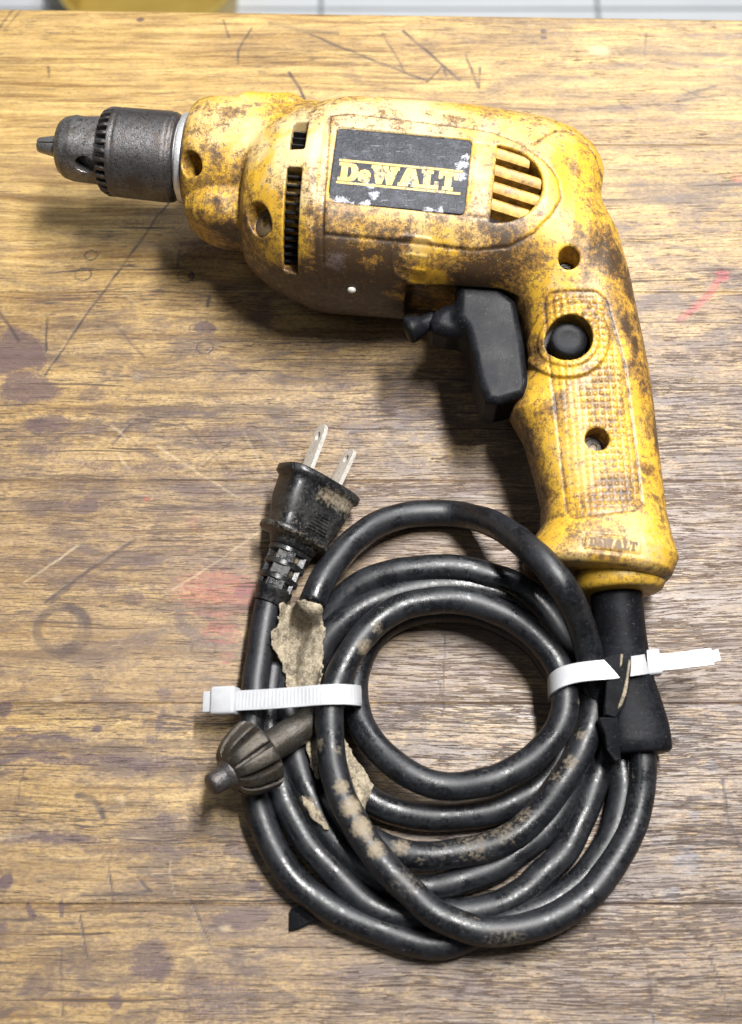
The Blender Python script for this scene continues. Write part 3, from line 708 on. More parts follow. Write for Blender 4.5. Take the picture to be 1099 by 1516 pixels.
def drill_sdf(u, v, w):
    aw = np.abs(w)
    # gearcase nose round the spindle
    rn = np.interp(u, [-44.8, -43.8, -42.8, -41.1, -38.3, -34, -25, -8], [16.5, 18.8, 20.4, 21.9, 23.0, 23.6, 24.0, 24.5])
    d = smax(np.hypot(v - 14.3, w) - rn, np.maximum(-44.1 - u, u - 10), 1.8)
    rl = np.interp(u, [-40.5, -37.5, -33, -28, -12], [4.6, 7.4, 9.6, 10.6, 10.8])
    lobe = smax(np.hypot(v + 5.9, np.maximum(aw - 5.2, 0)) - rl, np.maximum(-41.5 - u, u - 10), 1.5)
    d = smin(d, lobe, 0.9)
    for sw in (1, ):
        tt = np.clip((u + 23) / 14, 0, 1)
        d = smin(d, np.sqrt((u + 23 - 14 * tt) ** 2 + (v - 29.5) ** 2 + (aw - 12.5) ** 2) - (6.4 + 0.5 * tt), 0.8)
    # motor barrel
    aT = np.interp(u, [-21.5, -18.5, -14.5, -8, -1.5, 5, 20, 57, 82, 93, 101, 106], [20, 25, 28.5, 32.2, 34.8, 36.2, 38.3, 39.4, 38.3, 35.8, 31, 25])
    aB = np.interp(u, [-21.5, -18.5, -14.5, -8, -1.5, 5, 10, 40, 60, 80, 106], [18, 23, 26.5, 30.5, 33.6, 35.3, 35.8, 35.2, 34, 33, 30])
    b = np.interp(u, [-21.5, -18.5, -14.5, -8, -1.5, 5, 10, 20, 60, 85, 95, 101, 106], [20, 25, 28.5, 32, 34.4, 35.8, 36, 35.2, 34.2, 31.5, 28.5, 25, 19])
    a = np.where(v > 0, aT, aB)
    n = np.interp(u, [2, 13], [2.0, 2.55])
    x1 = np.abs(v) / a; x2 = aw / b
    r = (x1 ** n + x2 ** n + 1e-9) ** (1 / n)
    mot = smax((r - 1) * np.minimum(a, b), np.maximum(-20.2 - u, u - 107.0 - (v - 30) * 0.09), 3.0)
    mot = smax(mot, aw - 33.6 - 4 * sms(u, 10.5, 2), 2.5)          # flattened flank that carries the nameplate
    d = smin(d, mot, 1.6)
    # fan ring edge
    d = d - 0.35 * sms(u, 8.5, 7.5) * sms(u, -14, -9) * (d > -4)
    # grip
    R_ = np.interp(v, _hv, _hR); L_ = np.interp(v, _hv, _hL); B_ = np.interp(v, _hv, _hB)
    c = (R_ + L_) / 2; ha = (R_ - L_) / 2
    q = ((np.abs(u - c) / ha) ** 2.5 + (aw / B_) ** 2.5 + 1e-9) ** (1 / 2.5)
    grip = smax((q - 1) * np.minimum(ha, B_) * 0.93, np.maximum(-127 - v, v - 12), 2.5)
    # trigger bay
    bay = np.maximum(rbox2(u, v, 58.2, -58.3, 21.1, 24.5, 8), 0 * w)
    d = smax(d, -bay, 4.5)
    d = smin(d, grip, 9 - 7.5 * sms(v, -12, 6) * sms(u, 84, 96))
    bay2 = np.maximum(rbox2(u, v, 60, -46.5, 19.5, 17, 4), aw - 12.6)
    d = smax(d, -bay2, 0.8)
    up = sms(w, 3, 8)
    # nameplate pad, its outline and the recess for the plate
    near = (w > 8)
    if near.any():
        un, vn, wn = u[near], v[near], w[near]
        dd = np.zeros_like(un)
        pd = poly_sd(un, vn, PAD)
        dd += -0.35 * sms(pd, 0.7, -0.7) + 0.42 * np.exp(-(pd / 0.45) ** 2)
        lab = rbox2(un, vn, 35.1, -1.6, 23.3, 14.2, 2.0)
        dd += 0.9 * sms(lab, 0.3, -0.4)
        bar = rbox2(un, vn, 62.6, -2.2, 3.6, 13.6, 0.6)
        dd += 0.25 * np.exp(-(bar / 0.5) ** 2)
        dd += 0.55 * np.exp(-(seg_dist(un, vn, CAPL) / 0.45) ** 2)
        dd += 0.35 * np.exp(-(seg_dist(un, vn, SEAM) / 0.42) ** 2)
        fd = rbox2(un, vn, FLAG[0], FLAG[1], 7.0, 4.6, 3.2)
        dd += -0.38 * np.exp(-(fd / 0.5) ** 2)
        fl2 = rbox2(un, vn, FLAG[0] + 1, FLAG[1] - 1.2, 4.2, 1.5, 1.2)
        dd += -0.28 * np.exp(-(fl2 / 0.45) ** 2)
        dp = seg_dist(un, vn, DRIP) - 2.6
        dd += -0.32 * np.exp(-(dp / 0.5) ** 2)
        gp = poly_sd(un, vn, GRIP)
        ins = sms(gp, 0.2, -0.6)
        dd += 0.25 * ins + 0.38 * np.exp(-(gp / 0.42) ** 2)
        cu, cv = un * 0.988 + vn * 0.153, vn * 0.988 - un * 0.153
        kn = np.sin(cu * math.pi / 2.15) * np.sin(cv * math.pi / 2.25)
        rowm = sms(np.abs(((cv + 60) % 17.0) - 8.5), 1.0, 2.0)
        wornv = fbm(un, vn, wn * 0, 0.07, 2)
        dd += -0.95 * np.clip(np.abs(kn) - 0.38, 0, 0.45) * ins * (0.35 + 0.65 * sms(wornv, 0.40, 0.55)) * sms(gp, -0.8, -2.0)
        br = np.hypot(un - BUT[0], vn - BUT[1])
        dd -= (0.25 * ins + 1.0) * sms(br, 13.9, 13.0) + 0.7 * sms(br, 10.3, 9.5)
        rc = rbox2(un, vn, RECT[0], RECT[1], 9.2, 2.5, 0.3)
        dd += 0.5 * np.exp(-(rc / 0.45) ** 2)
        d[near] = d[near] + dd
        # through cuts
        D = np.maximum(np.hypot(un - VB[0], (vn - VB[1]) * VB[3]) - VB[2], VB[0] - un)
        d[near] = smax(d[near], -np.maximum(D, 14.5 - wn), 0.8)
        d[near] = smax(d[near], -np.maximum(br - 7.8, 12 - wn), 0.6)
        h1 = np.hypot(un - SCR1[0], vn - SCR1[1]); h2 = np.hypot(un - SCR2[0], vn - SCR2[1])
        d[near] = smax(d[near], -np.maximum(h1 - 3.6, 15 - wn), 0.6)
        d[near] = smax(d[near], -np.maximum(h2 - 4.0, 8 - wn), 0.6)
        # recessed screw seats of the gearcase (drilled along the barrel)
        for hc, hd, hr, hdep in ((HOLE_A, HDA, 4.2, 7.0), (HOLE_B, HDB, 5.3, 7.2)):
            al = (un - hc[0]) * hd[0] + (vn - hc[1]) * hd[1] + (wn - hc[2]) * hd[2]
            rr_ = np.sqrt(np.maximum((un - hc[0]) ** 2 + (vn - hc[1]) ** 2 + (wn - hc[2]) ** 2 - al * al, 0))
            d[near] = smax(d[near], -np.maximum(rr_ - hr, np.abs(al) - hdep), 0.8)
        # cooling slots round the fan
        ph = np.degrees(np.arctan2(vn, wn)); arc = np.hypot(vn, wn)
        us = -0.4 - 0.02 * vn
        for p0, p1 in ((3.0, 24.5), (-71, -8)):
            pc, hp = (p0 + p1) / 2, (p1 - p0) / 2
            s = rbox2(un, (ph - pc) * 0.6, us, 0, 2.7, hp * 0.6, 0.8)
            d[near] = smax(d[near], -np.maximum(s, 27.5 - arc), 0.6)
    return d
hv_, hf_ = surface_nets(drill_sdf, (-51, -130, -41), (144, 45, 41), 0.5, 4)
def S(px, py):
    """where the photo's ray through a pixel meets the drill housing (drill frame)"""
    o = DM.T @ (cC - DO); d = nrm(DM.T @ ray(px, py)); t = 300.0
    for _ in range(160):
        p = o + d * t
        s = float(drill_sdf(*[np.array([x]) for x in p])[0])
        t += s * 0.6
        if s < 0.02: break
    return p
GRIME = [  # px, py, radius px, amount, channel (0 grime, 1 dust, 2 grey scuff)
 (330, 345, 26, .95, 0), (352, 352, 18, .9, 0), (312, 335, 14, .7, 0), (500, 385, 40, .8, 0), (490, 400, 34, .85, 0), (520, 425, 50, .9, 0), (560, 420, 50, .85, 0), (590, 400, 30, .8, 0), (470, 440, 40, .8, 0), (540, 455, 60, .9, 0),
 (480, 372, 20, .7, 0), (460, 375, 22, .65, 0), (530, 365, 20, .5, 0), (690, 408, 30, .9, 0), (668, 400, 20, .6, 0), (720, 380, 22, .65, 0), (740, 400, 30, .45, 0), (650, 385, 20, .5, 0), (600, 350, 16, .45, 0), (575, 365, 18, .6, 0),
 (830, 265, 16, .65, 0), (845, 285, 20, .85, 0), (858, 305, 16, .75, 0), (880, 320, 20, .6, 0), (895, 345, 18, .55, 0), (905, 380, 20, .55, 0), (930, 430, 22, .75, 0), (940, 480, 22, .8, 0), (945, 520, 20, .75, 0), (950, 570, 20, .6, 0), (800, 515, 22, .6, 0), (805, 540, 18, .55, 0), (790, 470, 24, .4, 0),
 (775, 400, 24, .4, 0), (900, 450, 30, .45, 0), (860, 450, 36, .35, 0), (925, 540, 18, .55, 0), (965, 690, 16, .7, 0), (970, 640, 14, .7, 0), (955, 600, 14, .5, 0), (972, 730, 12, .6, 0), (800, 612, 20, .65, 0), (775, 610, 16, .6, 0), (790, 660, 20, .35, 0), (880, 600, 36, .4, 0), (920, 720, 36, .5, 0), (890, 740, 26, .45, 0), (960, 780, 14, .6, 0),
 (845, 620, 26, .3, 0), (835, 805, 22, .35, 0), (908, 806, 30, .3, 0), (800, 830, 14, .4, 0), (940, 850, 12, .4, 0), (410, 300, 22, .4, 0), (440, 330, 14, .45, 0), (430, 420, 22, .55, 0), (410, 400, 22, .5, 0), (460, 330, 20, .3, 0), (395, 360, 18, .35, 0), (375, 318, 12, .6, 0), (291, 246, 12, .6, 0),
 (640, 178, 20, .5, 0), (660, 180, 18, .45, 0), (580, 176, 16, .4, 0), (690, 185, 18, .4, 0), (345, 165, 20, .4, 0), (320, 190, 22, .3, 0), (330, 240, 24, .35, 0), (305, 300, 14, .5, 0), (355, 255, 14, .4, 0), (725, 320, 18, .5, 0), (755, 335, 20, .45, 0), (780, 265, 14, .5, 0), (760, 300, 14, .55, 0), (812, 320, 14, .35, 0), (490, 345, 12, .5, 0), (610, 440, 16, .5, 0), (840, 384, 8, .8, 0), (640, 330, 24, .3, 0),
 (330, 170, 50, .7, 1), (310, 210, 36, .6, 1), (380, 200, 40, .7, 1), (430, 230, 40, .85, 1), (400, 270, 30, .6, 1), (470, 220, 30, .9, 1), (470, 280, 36, .9, 1), (455, 320, 30, .6, 1), (540, 165, 60, .9, 1), (470, 170, 40, .85, 1), (620, 165, 60, .85, 1), (720, 180, 50, .6, 1), (715, 260, 26, .9, 1), (700, 330, 40, .55, 1), (600, 325, 50, .55, 1), (510, 320, 30, .6, 1), (790, 190, 50, .5, 1), (860, 180, 40, .6, 1),
 (830, 400, 20, .4, 1), (600, 300, 60, .5, 1), (780, 560, 20, .4, 1), (880, 690, 40, .35, 1), (840, 820, 40, .6, 1), (950, 815, 40, .5, 1), (320, 300, 30, .5, 1), (510, 348, 16, .9, 1),
 (720, 190, 34, .8, 2), (680, 178, 20, .6, 2), (760, 195, 20, .4, 2), (505, 390, 26, .8, 2), (480, 385, 18, .7, 2), (640, 440, 30, .5, 2), (700, 425, 40, .6, 2), (735, 430, 26, .6, 2), (775, 345, 30, .35, 2), (770, 450, 22, .4, 2), (355, 165, 26, .5, 2), (350, 190, 24, .45, 2), (370, 165, 16, .5, 2), (700, 300, 16, .4, 2), (735, 300, 12, .5, 2), (780, 330, 24, .5, 2), (850, 460, 30, .5, 2), (890, 470, 26, .5, 2), (870, 560, 40, .45, 2), (880, 600, 30, .5, 2), (905, 715, 36, .6, 2), (880, 735, 26, .5, 2), (930, 500, 18, .5, 2), (290, 225, 10, .5, 2), (500, 330, 14, .4, 2), (950, 805, 20, .3, 2), (800, 380, 20, .3, 2)]
wear = np.zeros((len(hv_), 3))
wear[:, 0] = 0.18 * sms(hv_[:, 2], 8, -6)
wn_ = [(fbm(*(hv_ + o).T, 0.07, 2) - .5) * 22 + (fbm(*(hv_ + o + 9).T, 0.3, 3) - .5) * 7 for o in (0, 31, 67)]
hw_ = hv_ + np.stack(wn_, 1)
for px, py, r, a, ch in GRIME:
    c = S(px, py)
    d = np.linalg.norm(hw_ - c, axis=1) / (r / 3.85)
    wear[:, ch] = np.maximum(wear[:, ch], a * (1 - sms(d, 0.35, 1.7)))
_low = fbm(hv_[:, 0], hv_[:, 1], hv_[:, 2], 0.045, 3)
wear[:, 0] = np.clip(wear[:, 0] * 0.9 + 0.34 * sms(hv_[:, 1], -10, -26) * sms(_low, .33, .58) * sms(hv_[:, 1] - 0 * hv_[:, 0], -75, -40) + 0.20 * sms(_low, .42, .62) + 0.42 * sms(hv_[:, 2], 15, 6) * (hv_[:, 1] < -30), 0, 1)
_gi = sms(poly_sd(hv_[:, 0], hv_[:, 1], GRIP), 0, -1) * (hv_[:, 2] > 6)
_cu, _cv = hv_[:, 0] * 0.988 + hv_[:, 1] * 0.153, hv_[:, 1] * 0.988 - hv_[:, 0] * 0.153
_kn = np.abs(np.sin(_cu * math.pi / 2.15) * np.sin(_cv * math.pi / 2.25))
wear[:, 0] = np.clip(wear[:, 0] + _gi * 0.46 * sms(_kn, 0.45, 0.2) * sms(_low, .3, .6), 0, 1)
_pg = np.abs(poly_sd(hv_[:, 0], hv_[:, 1], PAD)); _gg = np.abs(poly_sd(hv_[:, 0], hv_[:, 1], GRIP)); _cg = seg_dist(hv_[:, 0], hv_[:, 1], CAPL)
_gr = np.exp(-(np.minimum(np.minimum(_pg, _gg), _cg) / 0.42) ** 2) * (hv_[:, 2] > 8)
wear[:, 0] = np.clip(wear[:, 0] + 0.5 * _gr, 0, 1)
for px, py, r, a in ((598, 440, 20, .9), (640, 432, 20, .6), (680, 436, 16, .6), (700, 440, 20, .35), (800, 415, 28, .6), (835, 345, 26, .6), (545, 348, 22, .55), (700, 362, 22, .35), (613, 362, 18, .35), (850, 640, 30, .5), (900, 770, 40, .6), (840, 560, 24, .5), (780, 640, 14, .5), (560, 395, 14, .4), (470, 410, 14, .35), (880, 200, 30, .8), (850, 230, 24, .8)):
    c = S(px, py); d = np.linalg.norm(hw_ - c, axis=1) / (r / 3.85)
    wear[:, 0] *= 1 - a * (1 - sms(d, 0.4, 1.5))
housing = mesh_obj('housing', toW(hv_), hf_, YEL, drill, True, {'wear': wear})
# --- nameplate with its print
def plate_w(u, v): return 32.95
lu = np.linspace(12.0, 58.2, 93); lv = np.linspace(-15.6, 12.4, 55)
def ray_w(u, v):
    w = np.full(np.shape(u), 40.0)
    for _ in range(60): w = w - np.clip(drill_sdf(u, v, w) * 0.7, -1, 1)
    return w
U_, V_ = np.meshgrid(lu, lv, indexing='ij')
W_ = ray_w(U_.ravel(), V_.ravel()).reshape(U_.shape)
from_edge = -rbox2(U_, V_, 35.1, -1.6, 23.1, 14.0, 2.0)
W_ = np.where(from_edge > 1.5, W_, np.nan)
base = np.nanmedian(W_)
kf = np.polyfit(V_[from_edge > 1.5], W_[from_edge > 1.5], 4)
def plate_w(u, v): return np.polyval(kf, v) + 0.42
chipw = np.zeros(U_.size)
_wu = (fbm(U_.ravel(), V_.ravel(), U_.ravel() * 0, .35, 3) - .5) * 6; _wv = (fbm(U_.ravel(), V_.ravel(), U_.ravel() * 0 + 7, .35, 3) - .5) * 4
for px, py, r in ((553, 290, 10), (500, 300, 12), (520, 303, 10), (640, 312, 9), (655, 310, 8), (682, 245, 9), (684, 232, 6), (545, 275, 6), (600, 270, 5), (660, 258, 6), (510, 296, 9), (686, 262, 8), (540, 303, 8)):
    c = L(px, py, 33)
    chipw = np.maximum(chipw, 0.9 - 0.9 * sms(np.hypot(U_.ravel() + _wu - c[0], V_.ravel() + _wv - c[1]) / (r / 3.8), 0.2, 1.4))
pv = np.stack([U_.ravel(), V_.ravel(), plate_w(U_, V_).ravel()], 1)
# rounded corners: pull the outermost vertices in onto the rounded outline
ex = np.maximum(np.abs(U_ - 35.1) - 21.3, 0); ey = np.maximum(np.abs(V_ + 1.6) - 12.2, 0)
rr = np.hypot(ex, ey); k = np.where((ex > 0) & (ey > 0) & (rr > 1.8), 1.8 / np.maximum(rr, 1e-6), 1.0)
pv[:, 0] = (35.1 + np.sign(U_ - 35.1) * (np.minimum(np.abs(U_ - 35.1), 21.3) + np.minimum(ex * k, 1.8))).ravel()
pv[:, 1] = (-1.6 + np.sign(V_ + 1.6) * (np.minimum(np.abs(V_ + 1.6), 12.2) + np.minimum(ey * k, 1.8))).ravel()
ny = len(lv); ii = (np.arange(len(lu) - 1)[:, None] * ny + np.arange(ny - 1)[None]).ravel()
pf = np.stack([ii, ii + ny, ii + ny + 1, ii + 1], 1)
plate = mesh_obj('nameplate', toW(pv), pf, LABEL, drill, True, {'chips': chipw})
plate['label'] = 'scuffed black nameplate with yellow lettering between two lines'
sm = plate.modifiers.new('thick', 'SOLIDIFY'); sm.thickness = 0.0005; sm.offset = -1
GLYPH = {  # outlines in letter heights; later outlines of a list are holes
 'D': (0.94, [[(0, 0), (.58, 0), (.80, .08), (.92, .27), (.94, .5), (.92, .73), (.80, .92), (.58, 1), (0, 1), (0, .86), (.12, .86), (.12, .14), (0, .14)], [(.40, .17), (.40, .83), (.53, .82), (.62, .72), (.65, .5), (.62, .28), (.53, .18)]]),
 'e': (0.62, [[(.06, .08), (.30, 0), (.58, .08), (.58, .26), (.36, .2), (.24, .28), (.6, .3), (.6, .5), (.48, .66), (.30, .7), (.1, .62), (0, .36)], [(.24, .42), (.25, .54), (.35, .56), (.38, .42)]]),
 'W': (1.36, [[(0, 1), (0, .86), (.08, .86), (.30, 0), (.54, 0), (.68, .52), (.82, 0), (1.06, 0), (1.28, .86), (1.36, .86), (1.36, 1), (.92, 1), (.92, .86), (1.0, .86), (.93, .5), (.80, 1), (.56, 1), (.43, .5), (.36, .86), (.44, .86), (.44, 1)]]),
 'A': (1.10, [[(0, 0), (.46, 0), (.46, .14), (.40, .14), (.43, .28), (.67, .28), (.70, .14), (.64, .14), (.64, 0), (1.1, 0), (1.1, .14), (1.02, .14), (.76, 1), (.36, 1), (.08, .14), (0, .14)], [(.47, .42), (.55, .72), (.63, .42)]]),
 'L': (0.84, [[(0, 0), (.84, 0), (.84, .40), (.70, .40), (.66, .16), (.42, .16), (.42, .86), (.54, .86), (.54, 1), (0, 1), (0, .86), (.12, .86), (.12, .14), (0, .14)]]),
 'T': (0.92, [[(.22, 0), (.70, 0), (.70, .14), (.60, .14), (.60, .84), (.74, .84), (.78, .62), (.92, .62), (.92, 1), (0, 1), (0, .62), (.14, .62), (.18, .84), (.32, .84), (.32, .14), (.22, .14)]])}
def flat_shape(outs, thick, bold=0.0):
    """fill outlines with holes -> list of verts/faces from a 2D curve"""
    cu = bpy.data.curves.new('outline', 'CURVE'); cu.dimensions = '2D'; cu.fill_mode = 'BOTH'; cu.extrude = thick; cu.offset = bold
    for o in outs:
        sp = cu.splines.new('POLY'); sp.points.add(len(o) - 1)
        for p, q in zip(sp.points, o): p.co = (q[0], q[1], 0, 1)
        sp.use_cyclic_u = True
    ob = bpy.data.objects.new('outline', cu); COL.objects.link(ob)
    dg = bpy.context.evaluated_depsgraph_get(); dg.update()
    me = bpy.data.meshes.new_from_object(ob.evaluated_get(dg))
    v = [tuple(x.co) for x in me.vertices]; f = [tuple(p.vertices) for p in me.polygons]
    bpy.data.objects.remove(ob); bpy.data.curves.remove(cu); bpy.data.meshes.remove(me)
    return np.array(v), f
GL = {c: (w, *flat_shape(o, 0.02, 0.028)) for c, (w, o) in GLYPH.items()}
def word(name, u0, u1, v0, hgt, wf, mat, parent, thick, tilt=0.0):
    tot = sum(GL[c][0] for c in 'DeWALT') + 5 * 0.03
    sx = (u1 - u0) / tot; x = u0
    for c in 'DeWALT':
        wd, v, f = GL[c]
        p = np.stack([x + v[:, 0] * sx, v0 + v[:, 1] * hgt, 0 * v[:, 0]], 1)
        p[:, 1] += (p[:, 0] - u0) * tilt
        p[:, 2] = wf(p[:, 0], p[:, 1]) + np.sign(v[:, 2]) * thick
        mesh_obj(name, toW(p), f, mat, parent, False)
        x += (wd + 0.03) * sx
lt = [L(x, y, 33) for x, y in ((504, 238), (689, 255), (499, 271), (676, 286))]
s0, s1 = (lt[2][0] + lt[0][0]) / 2, (lt[1][0] + lt[3][0]) / 2
vt, vb = (lt[0][1] + lt[1][1]) / 2, (lt[2][1] + lt[3][1]) / 2
word('letter', s0 + 0.2, s1 - 1.2, vb + 0.9, vt - vb - 1.8, plate_w, PRINT, plate, 0.12)
for vv in (vt, vb):
    xs = np.linspace(s0 - 0.3, s1 + 0.2, 24)
    m = MB()
    m.loft([[(x, vv + dy, float(plate_w(x, vv)) + dz) for dy, dz in ((-.42, -.1), (.42, -.1), (.42, .11), (-.42, .11))] for x in xs])
    m.v = [tuple(q) for q in toW(np.array(m.v))]
    m.build('stripe', PRINT, plate, False)
word('emboss_letter', RECT[0] - 7.6, RECT[0] + 7.6, RECT[1] - 1.45, 2.9, lambda u, v: ray_w(np.atleast_1d(u) * 1.0, np.atleast_1d(v) * 1.0) + 0.02, BROWN, housing, 0.1)
# --- slats of the rear vent
for k in range(4):
    vc = VB[1] + 12.0 - k * 6.5
    p0 = VB[0] - 1.5
    dv_ = vc - VB[1] - 1.7
    p1 = VB[0] + math.sqrt(max(VB[2] ** 2 - (dv_ * VB[3]) ** 2, 20)) + 0.2
    m = MB(); sec = [(-2.6, -4.6), (-1.2, -5.2), (2.1, -1.2), (2.2, 0.1), (1.3, 0.9), (-0.4, 0.95), (-1.9, 0.1)]
    rings = []
    for u in np.linspace(p0, p1, 8):
        sag = -0.21 * (u - VB[0])
        rings.append([(u, vc + a + sag, 31.2 + b - 0.05 * (u - p0)) for a, b in sec])
    m.loft(rings); m.v = [tuple(q) for q in toW(np.array(m.v))]
    m.build('slat', SHADEY, housing, True, 35)
pc_ = toW((VB[0] + 7.5, VB[1], 17.5))
box_ = MB().loft([[pc_ + DM[:, 0] * a + DM[:, 1] * b + DM[:, 2] * c for a, b in ((-8.2, -14), (4, -14), (8, -7), (8.2, 7), (4, 14), (-8.2, 14))] for c in (-1, 1)])
box_.build('vent_dark_plate', DARK, drill, False)  # black plate added so the gaps between the slats read dark
# --- fan and brush ring behind the slots
m = MB(); a, s, t = frame(DM[:, 0], DM[:, 2])
cc = toW((-0.4, 0, 0))
m.loft([ring(cc + DM[:, 0] * d, DM[:, 1], DM[:, 2], 27.2, 27.2, 64) for d in (-3.4, 3.4)])
for k in range(64):
    th = 2 * math.pi * k / 64
    e = DM[:, 1] * math.sin(th) + DM[:, 2] * math.cos(th); g = DM[:, 1] * math.cos(th) - DM[:, 2] * math.sin(th)
    m.loft([[cc + e * r + g * w_ + DM[:, 0] * d for w_, d in ((-.3, -3.3), (.3, -3.3), (.3, 3.3), (-.3, 3.3))] for r in (27, 31.2)])
m.build('fan', RUBS, drill, False)
# --- screws down in their holes
for c, w0, r in ((SCR1, 15.6, 3.3), (SCR2, 8.6, 3.6)):
    lathe(toW((c[0], c[1], w0)), DM[:, 2], [(-1.5, r), (0.3, r), (0.8, r * .8), (0.8, r * .35), (0.1, r * .3), (0.1, 0)], 20).build('screw', CHROME2 if r < 3.5 else KEYM, drill, True, 35)
for c, hd, r in ((HOLE_A, HDA, 3.3), (HOLE_B, HDB, 4.9)):
    lathe(toW(c - hd * 7.4), DM @ hd, [(-1, r), (0.5, r), (0.9, r * .8), (0.9, r * .4), (0.2, r * .35), (0.2, 0)], 20).build('screw', DUSTY, drill, True, 35)
# --- lock button
lathe(toW((BUT[0] + 0.2, BUT[1] + 0.3, 14)), DM[:, 2] + 0.10 * DM[:, 1], [(-3, 6.3), (3.5, 6.25), (4.1, 6.0), (4.35, 5.6), (4.0, 5.1), (4.1, 3.0), (4.15, 0)], 40).build('lock_button', RUBS, drill, True, 40)
lathe(toW((BUT[0], BUT[1], 12.05)), DM[:, 2], [(0, 7.8), (0.3, 7.8), (0.3, 0)], 30).build('button_well', DARK, drill, True, 35)
# --- paint drop and caked dirt
p = S(521, 428)
lathe(toW(p - np.array([0, 0, .2])), DM.T[2] * 0 + nrm(toW(p) - toW((p[0], 0, 0))), [(0, 1.5), (0.5, 1.45), (0.9, 1.0), (1.05, 0.3), (1.06, 0)], 14).build('paint_drop', PAINTW, drill)
# --- trigger
TP = [L(x, y, 9)[:2] for x, y in [(676, 420), (738, 426), (764, 448), (776, 512), (783, 572), (778, 588), (736, 600), (718, 597), (705, 560), (694, 508), (688, 488), (676, 472)]]
TT = [L(x, y, 4)[:2] for x, y in [(700, 450), (676, 452), (656, 456), (641, 466), (634, 482), (641, 496), (660, 502), (690, 504), (714, 498)]]
def ext(u, v, w, poly, hw, r):
    q = poly_sd(u, v, poly) + r; z = np.abs(w) - hw + r
    return np.hypot(np.maximum(q, 0), np.maximum(z, 0)) + np.minimum(np.maximum(q, z), 0) - r
def trig_sdf(u, v, w):
    d = ext(u, v, w, TP, 11.4, 3.0)
    return smin(d, ext(u, v, w, TT, 8.5, 4.2), 3.0)
tv, tf = surface_nets(trig_sdf, (40, -86, -15), (92, -26, 15), 0.45, 4)
mesh_obj('trigger', toW(tv), tf, RUBS, drill)
k0, k1 = L(632, 478, 3), L(602, 490, 3)
kd = nrm(k1 - k0)
lathe(toW(k0), DM @ kd, [(-3, 3.0), (1.5, 3.0), (2.5, 3.6), (5.4, 4.8), (7.2, 4.9), (7.9, 4.2), (8.0, 0)], 24).build('reversing_lever', RUBS, drill, True, 50)
# --- cap ring at the foot of the grip
ga = nrm(L(930, 1000, 0) - L(902, 700, 0)); gw = DM @ ga
_f = L(914, 846, 0)
lathe(toW(_f), gw, [(-4, 13.2), (0.6, 13.2), (1.2, 14.6), (2.4, 15.3), (5.2, 15.2), (6.8, 14.3), (7.4, 12.8), (7.4, 9)], 40, DM[:, 2]).build('cap_ring', YEL, drill, True, 50)

# ------------------------------------------------------------------ chuck
AX = 14.7
CS = 2.3                                                       # the chuck sits this far along the barrel
def axisW(u): return toW((u + CS, AX, 0))
HP = L(122, 249, 8) - np.array([CS, 0, 0]); HQ = L(131, 171, 6) - np.array([CS, 0, 0])
def cone_r(u): return np.interp(u, [-95.5, -94.5, -92.5, -89, -77, -60], [7.8, 9.6, 11.1, 12.0, 12.35, 12.35])
def nose_sdf(u, v, w):
    u = u - CS
    r = np.hypot(v - AX, w)
    d = smax(r - cone_r(u), np.maximum(-95.6 - u, u + 70), 1.0) * 0.92
    for h in (HP, HQ):
        e = np.array([h[1] - AX, h[2]]); e = e / np.linalg.norm(e)
        al = (v - AX) * e[0] + w * e[1]; pe = (v - AX) * e[1] - w * e[0]
        d = smax(d, -np.maximum(np.hypot((u - h[0]) / 1.15, pe) - 3.1, 6 - al), 0.4)
    return smax(d, -(np.maximum(r - 4.9, u + 90)), 0.4)
nv, nf = surface_nets(nose_sdf, (-98, AX - 15, -15), (-68, AX + 15, 15), 0.4, 4)
chuck = mesh_obj('chuck', toW(nv), nf, CHROME, drill)
def sleeve_sdf(u, v, w):
    u = u - CS
    r = np.hypot(v - AX, w); th = np.arctan2(v - AX, w)
    R = np.interp(u, [-79, -76.5, -75.5, -54, -52, -50.6, -49.6], [14.4, 15.7, 16.1, 16.4, 16.2, 15.3, 13.8])
    d = smax(r - R, np.maximum(-78.6 - u, u + 49.7), 0.9)
    tooth = np.abs(((th / (2 * math.pi) * 30) % 1.0) - 0.5) * 2          # 0..1 triangle
    cut = np.maximum((tooth - 0.42) * 1.9, (u + 74.9) * 0.55 + (14.4 - r) * 0.35)
    tooth = tooth + 0 * r
    d = smax(d, -(-cut * -1 if False else -cut) * -1 if False else -np.maximum((0.45 - tooth) * 1.9, (u + 74.4)), 0.15)
    d = d + 0.16 * np.exp(-((u + 72.3) / 0.5) ** 2) + 0.12 * np.exp(-((u + 53.2) / 0.5) ** 2)
    return smax(d, 12.5 - r, 0.3)
sv, sf = surface_nets(sleeve_sdf, (-81, AX - 20, -20), (-44, AX + 20, 20), 0.42, 4)
mesh_obj('sleeve', toW(sv), sf, CHROME2, chuck)
lathe(axisW(0), DM[:, 0], [(-60, 10), (-51, 14.2), (-49.2, 14.2), (-49.0, 16.2), (-48.4, 16.4), (-47.0, 16.4), (-46.6, 15.6), (-44, 15.6), (-44, 9)], 48).build('collar', BRIGHT, chuck, True, 35)
for k in range(3):
    th0 = math.radians(40 + 120 * k)
    prof = [(-103.4, 2.3), (-102.9, 2.75), (-95, 4.3), (-88, 4.6)]
    rings = []
    for d, r in prof:
        pts = [(d, 0.5, 0.5)] if False else []
        th = np.linspace(th0 - math.radians(56), th0 + math.radians(56), 10)
        pr = [(0.35 * math.cos(th0), 0.35 * math.sin(th0))] + [(r * math.cos(x), r * math.sin(x)) for x in th]
        rings.append([toW((d + CS, AX + p[0], p[1])) for p in pr])
    MB().loft(rings).build('jaw', JAW, chuck, True, 35)

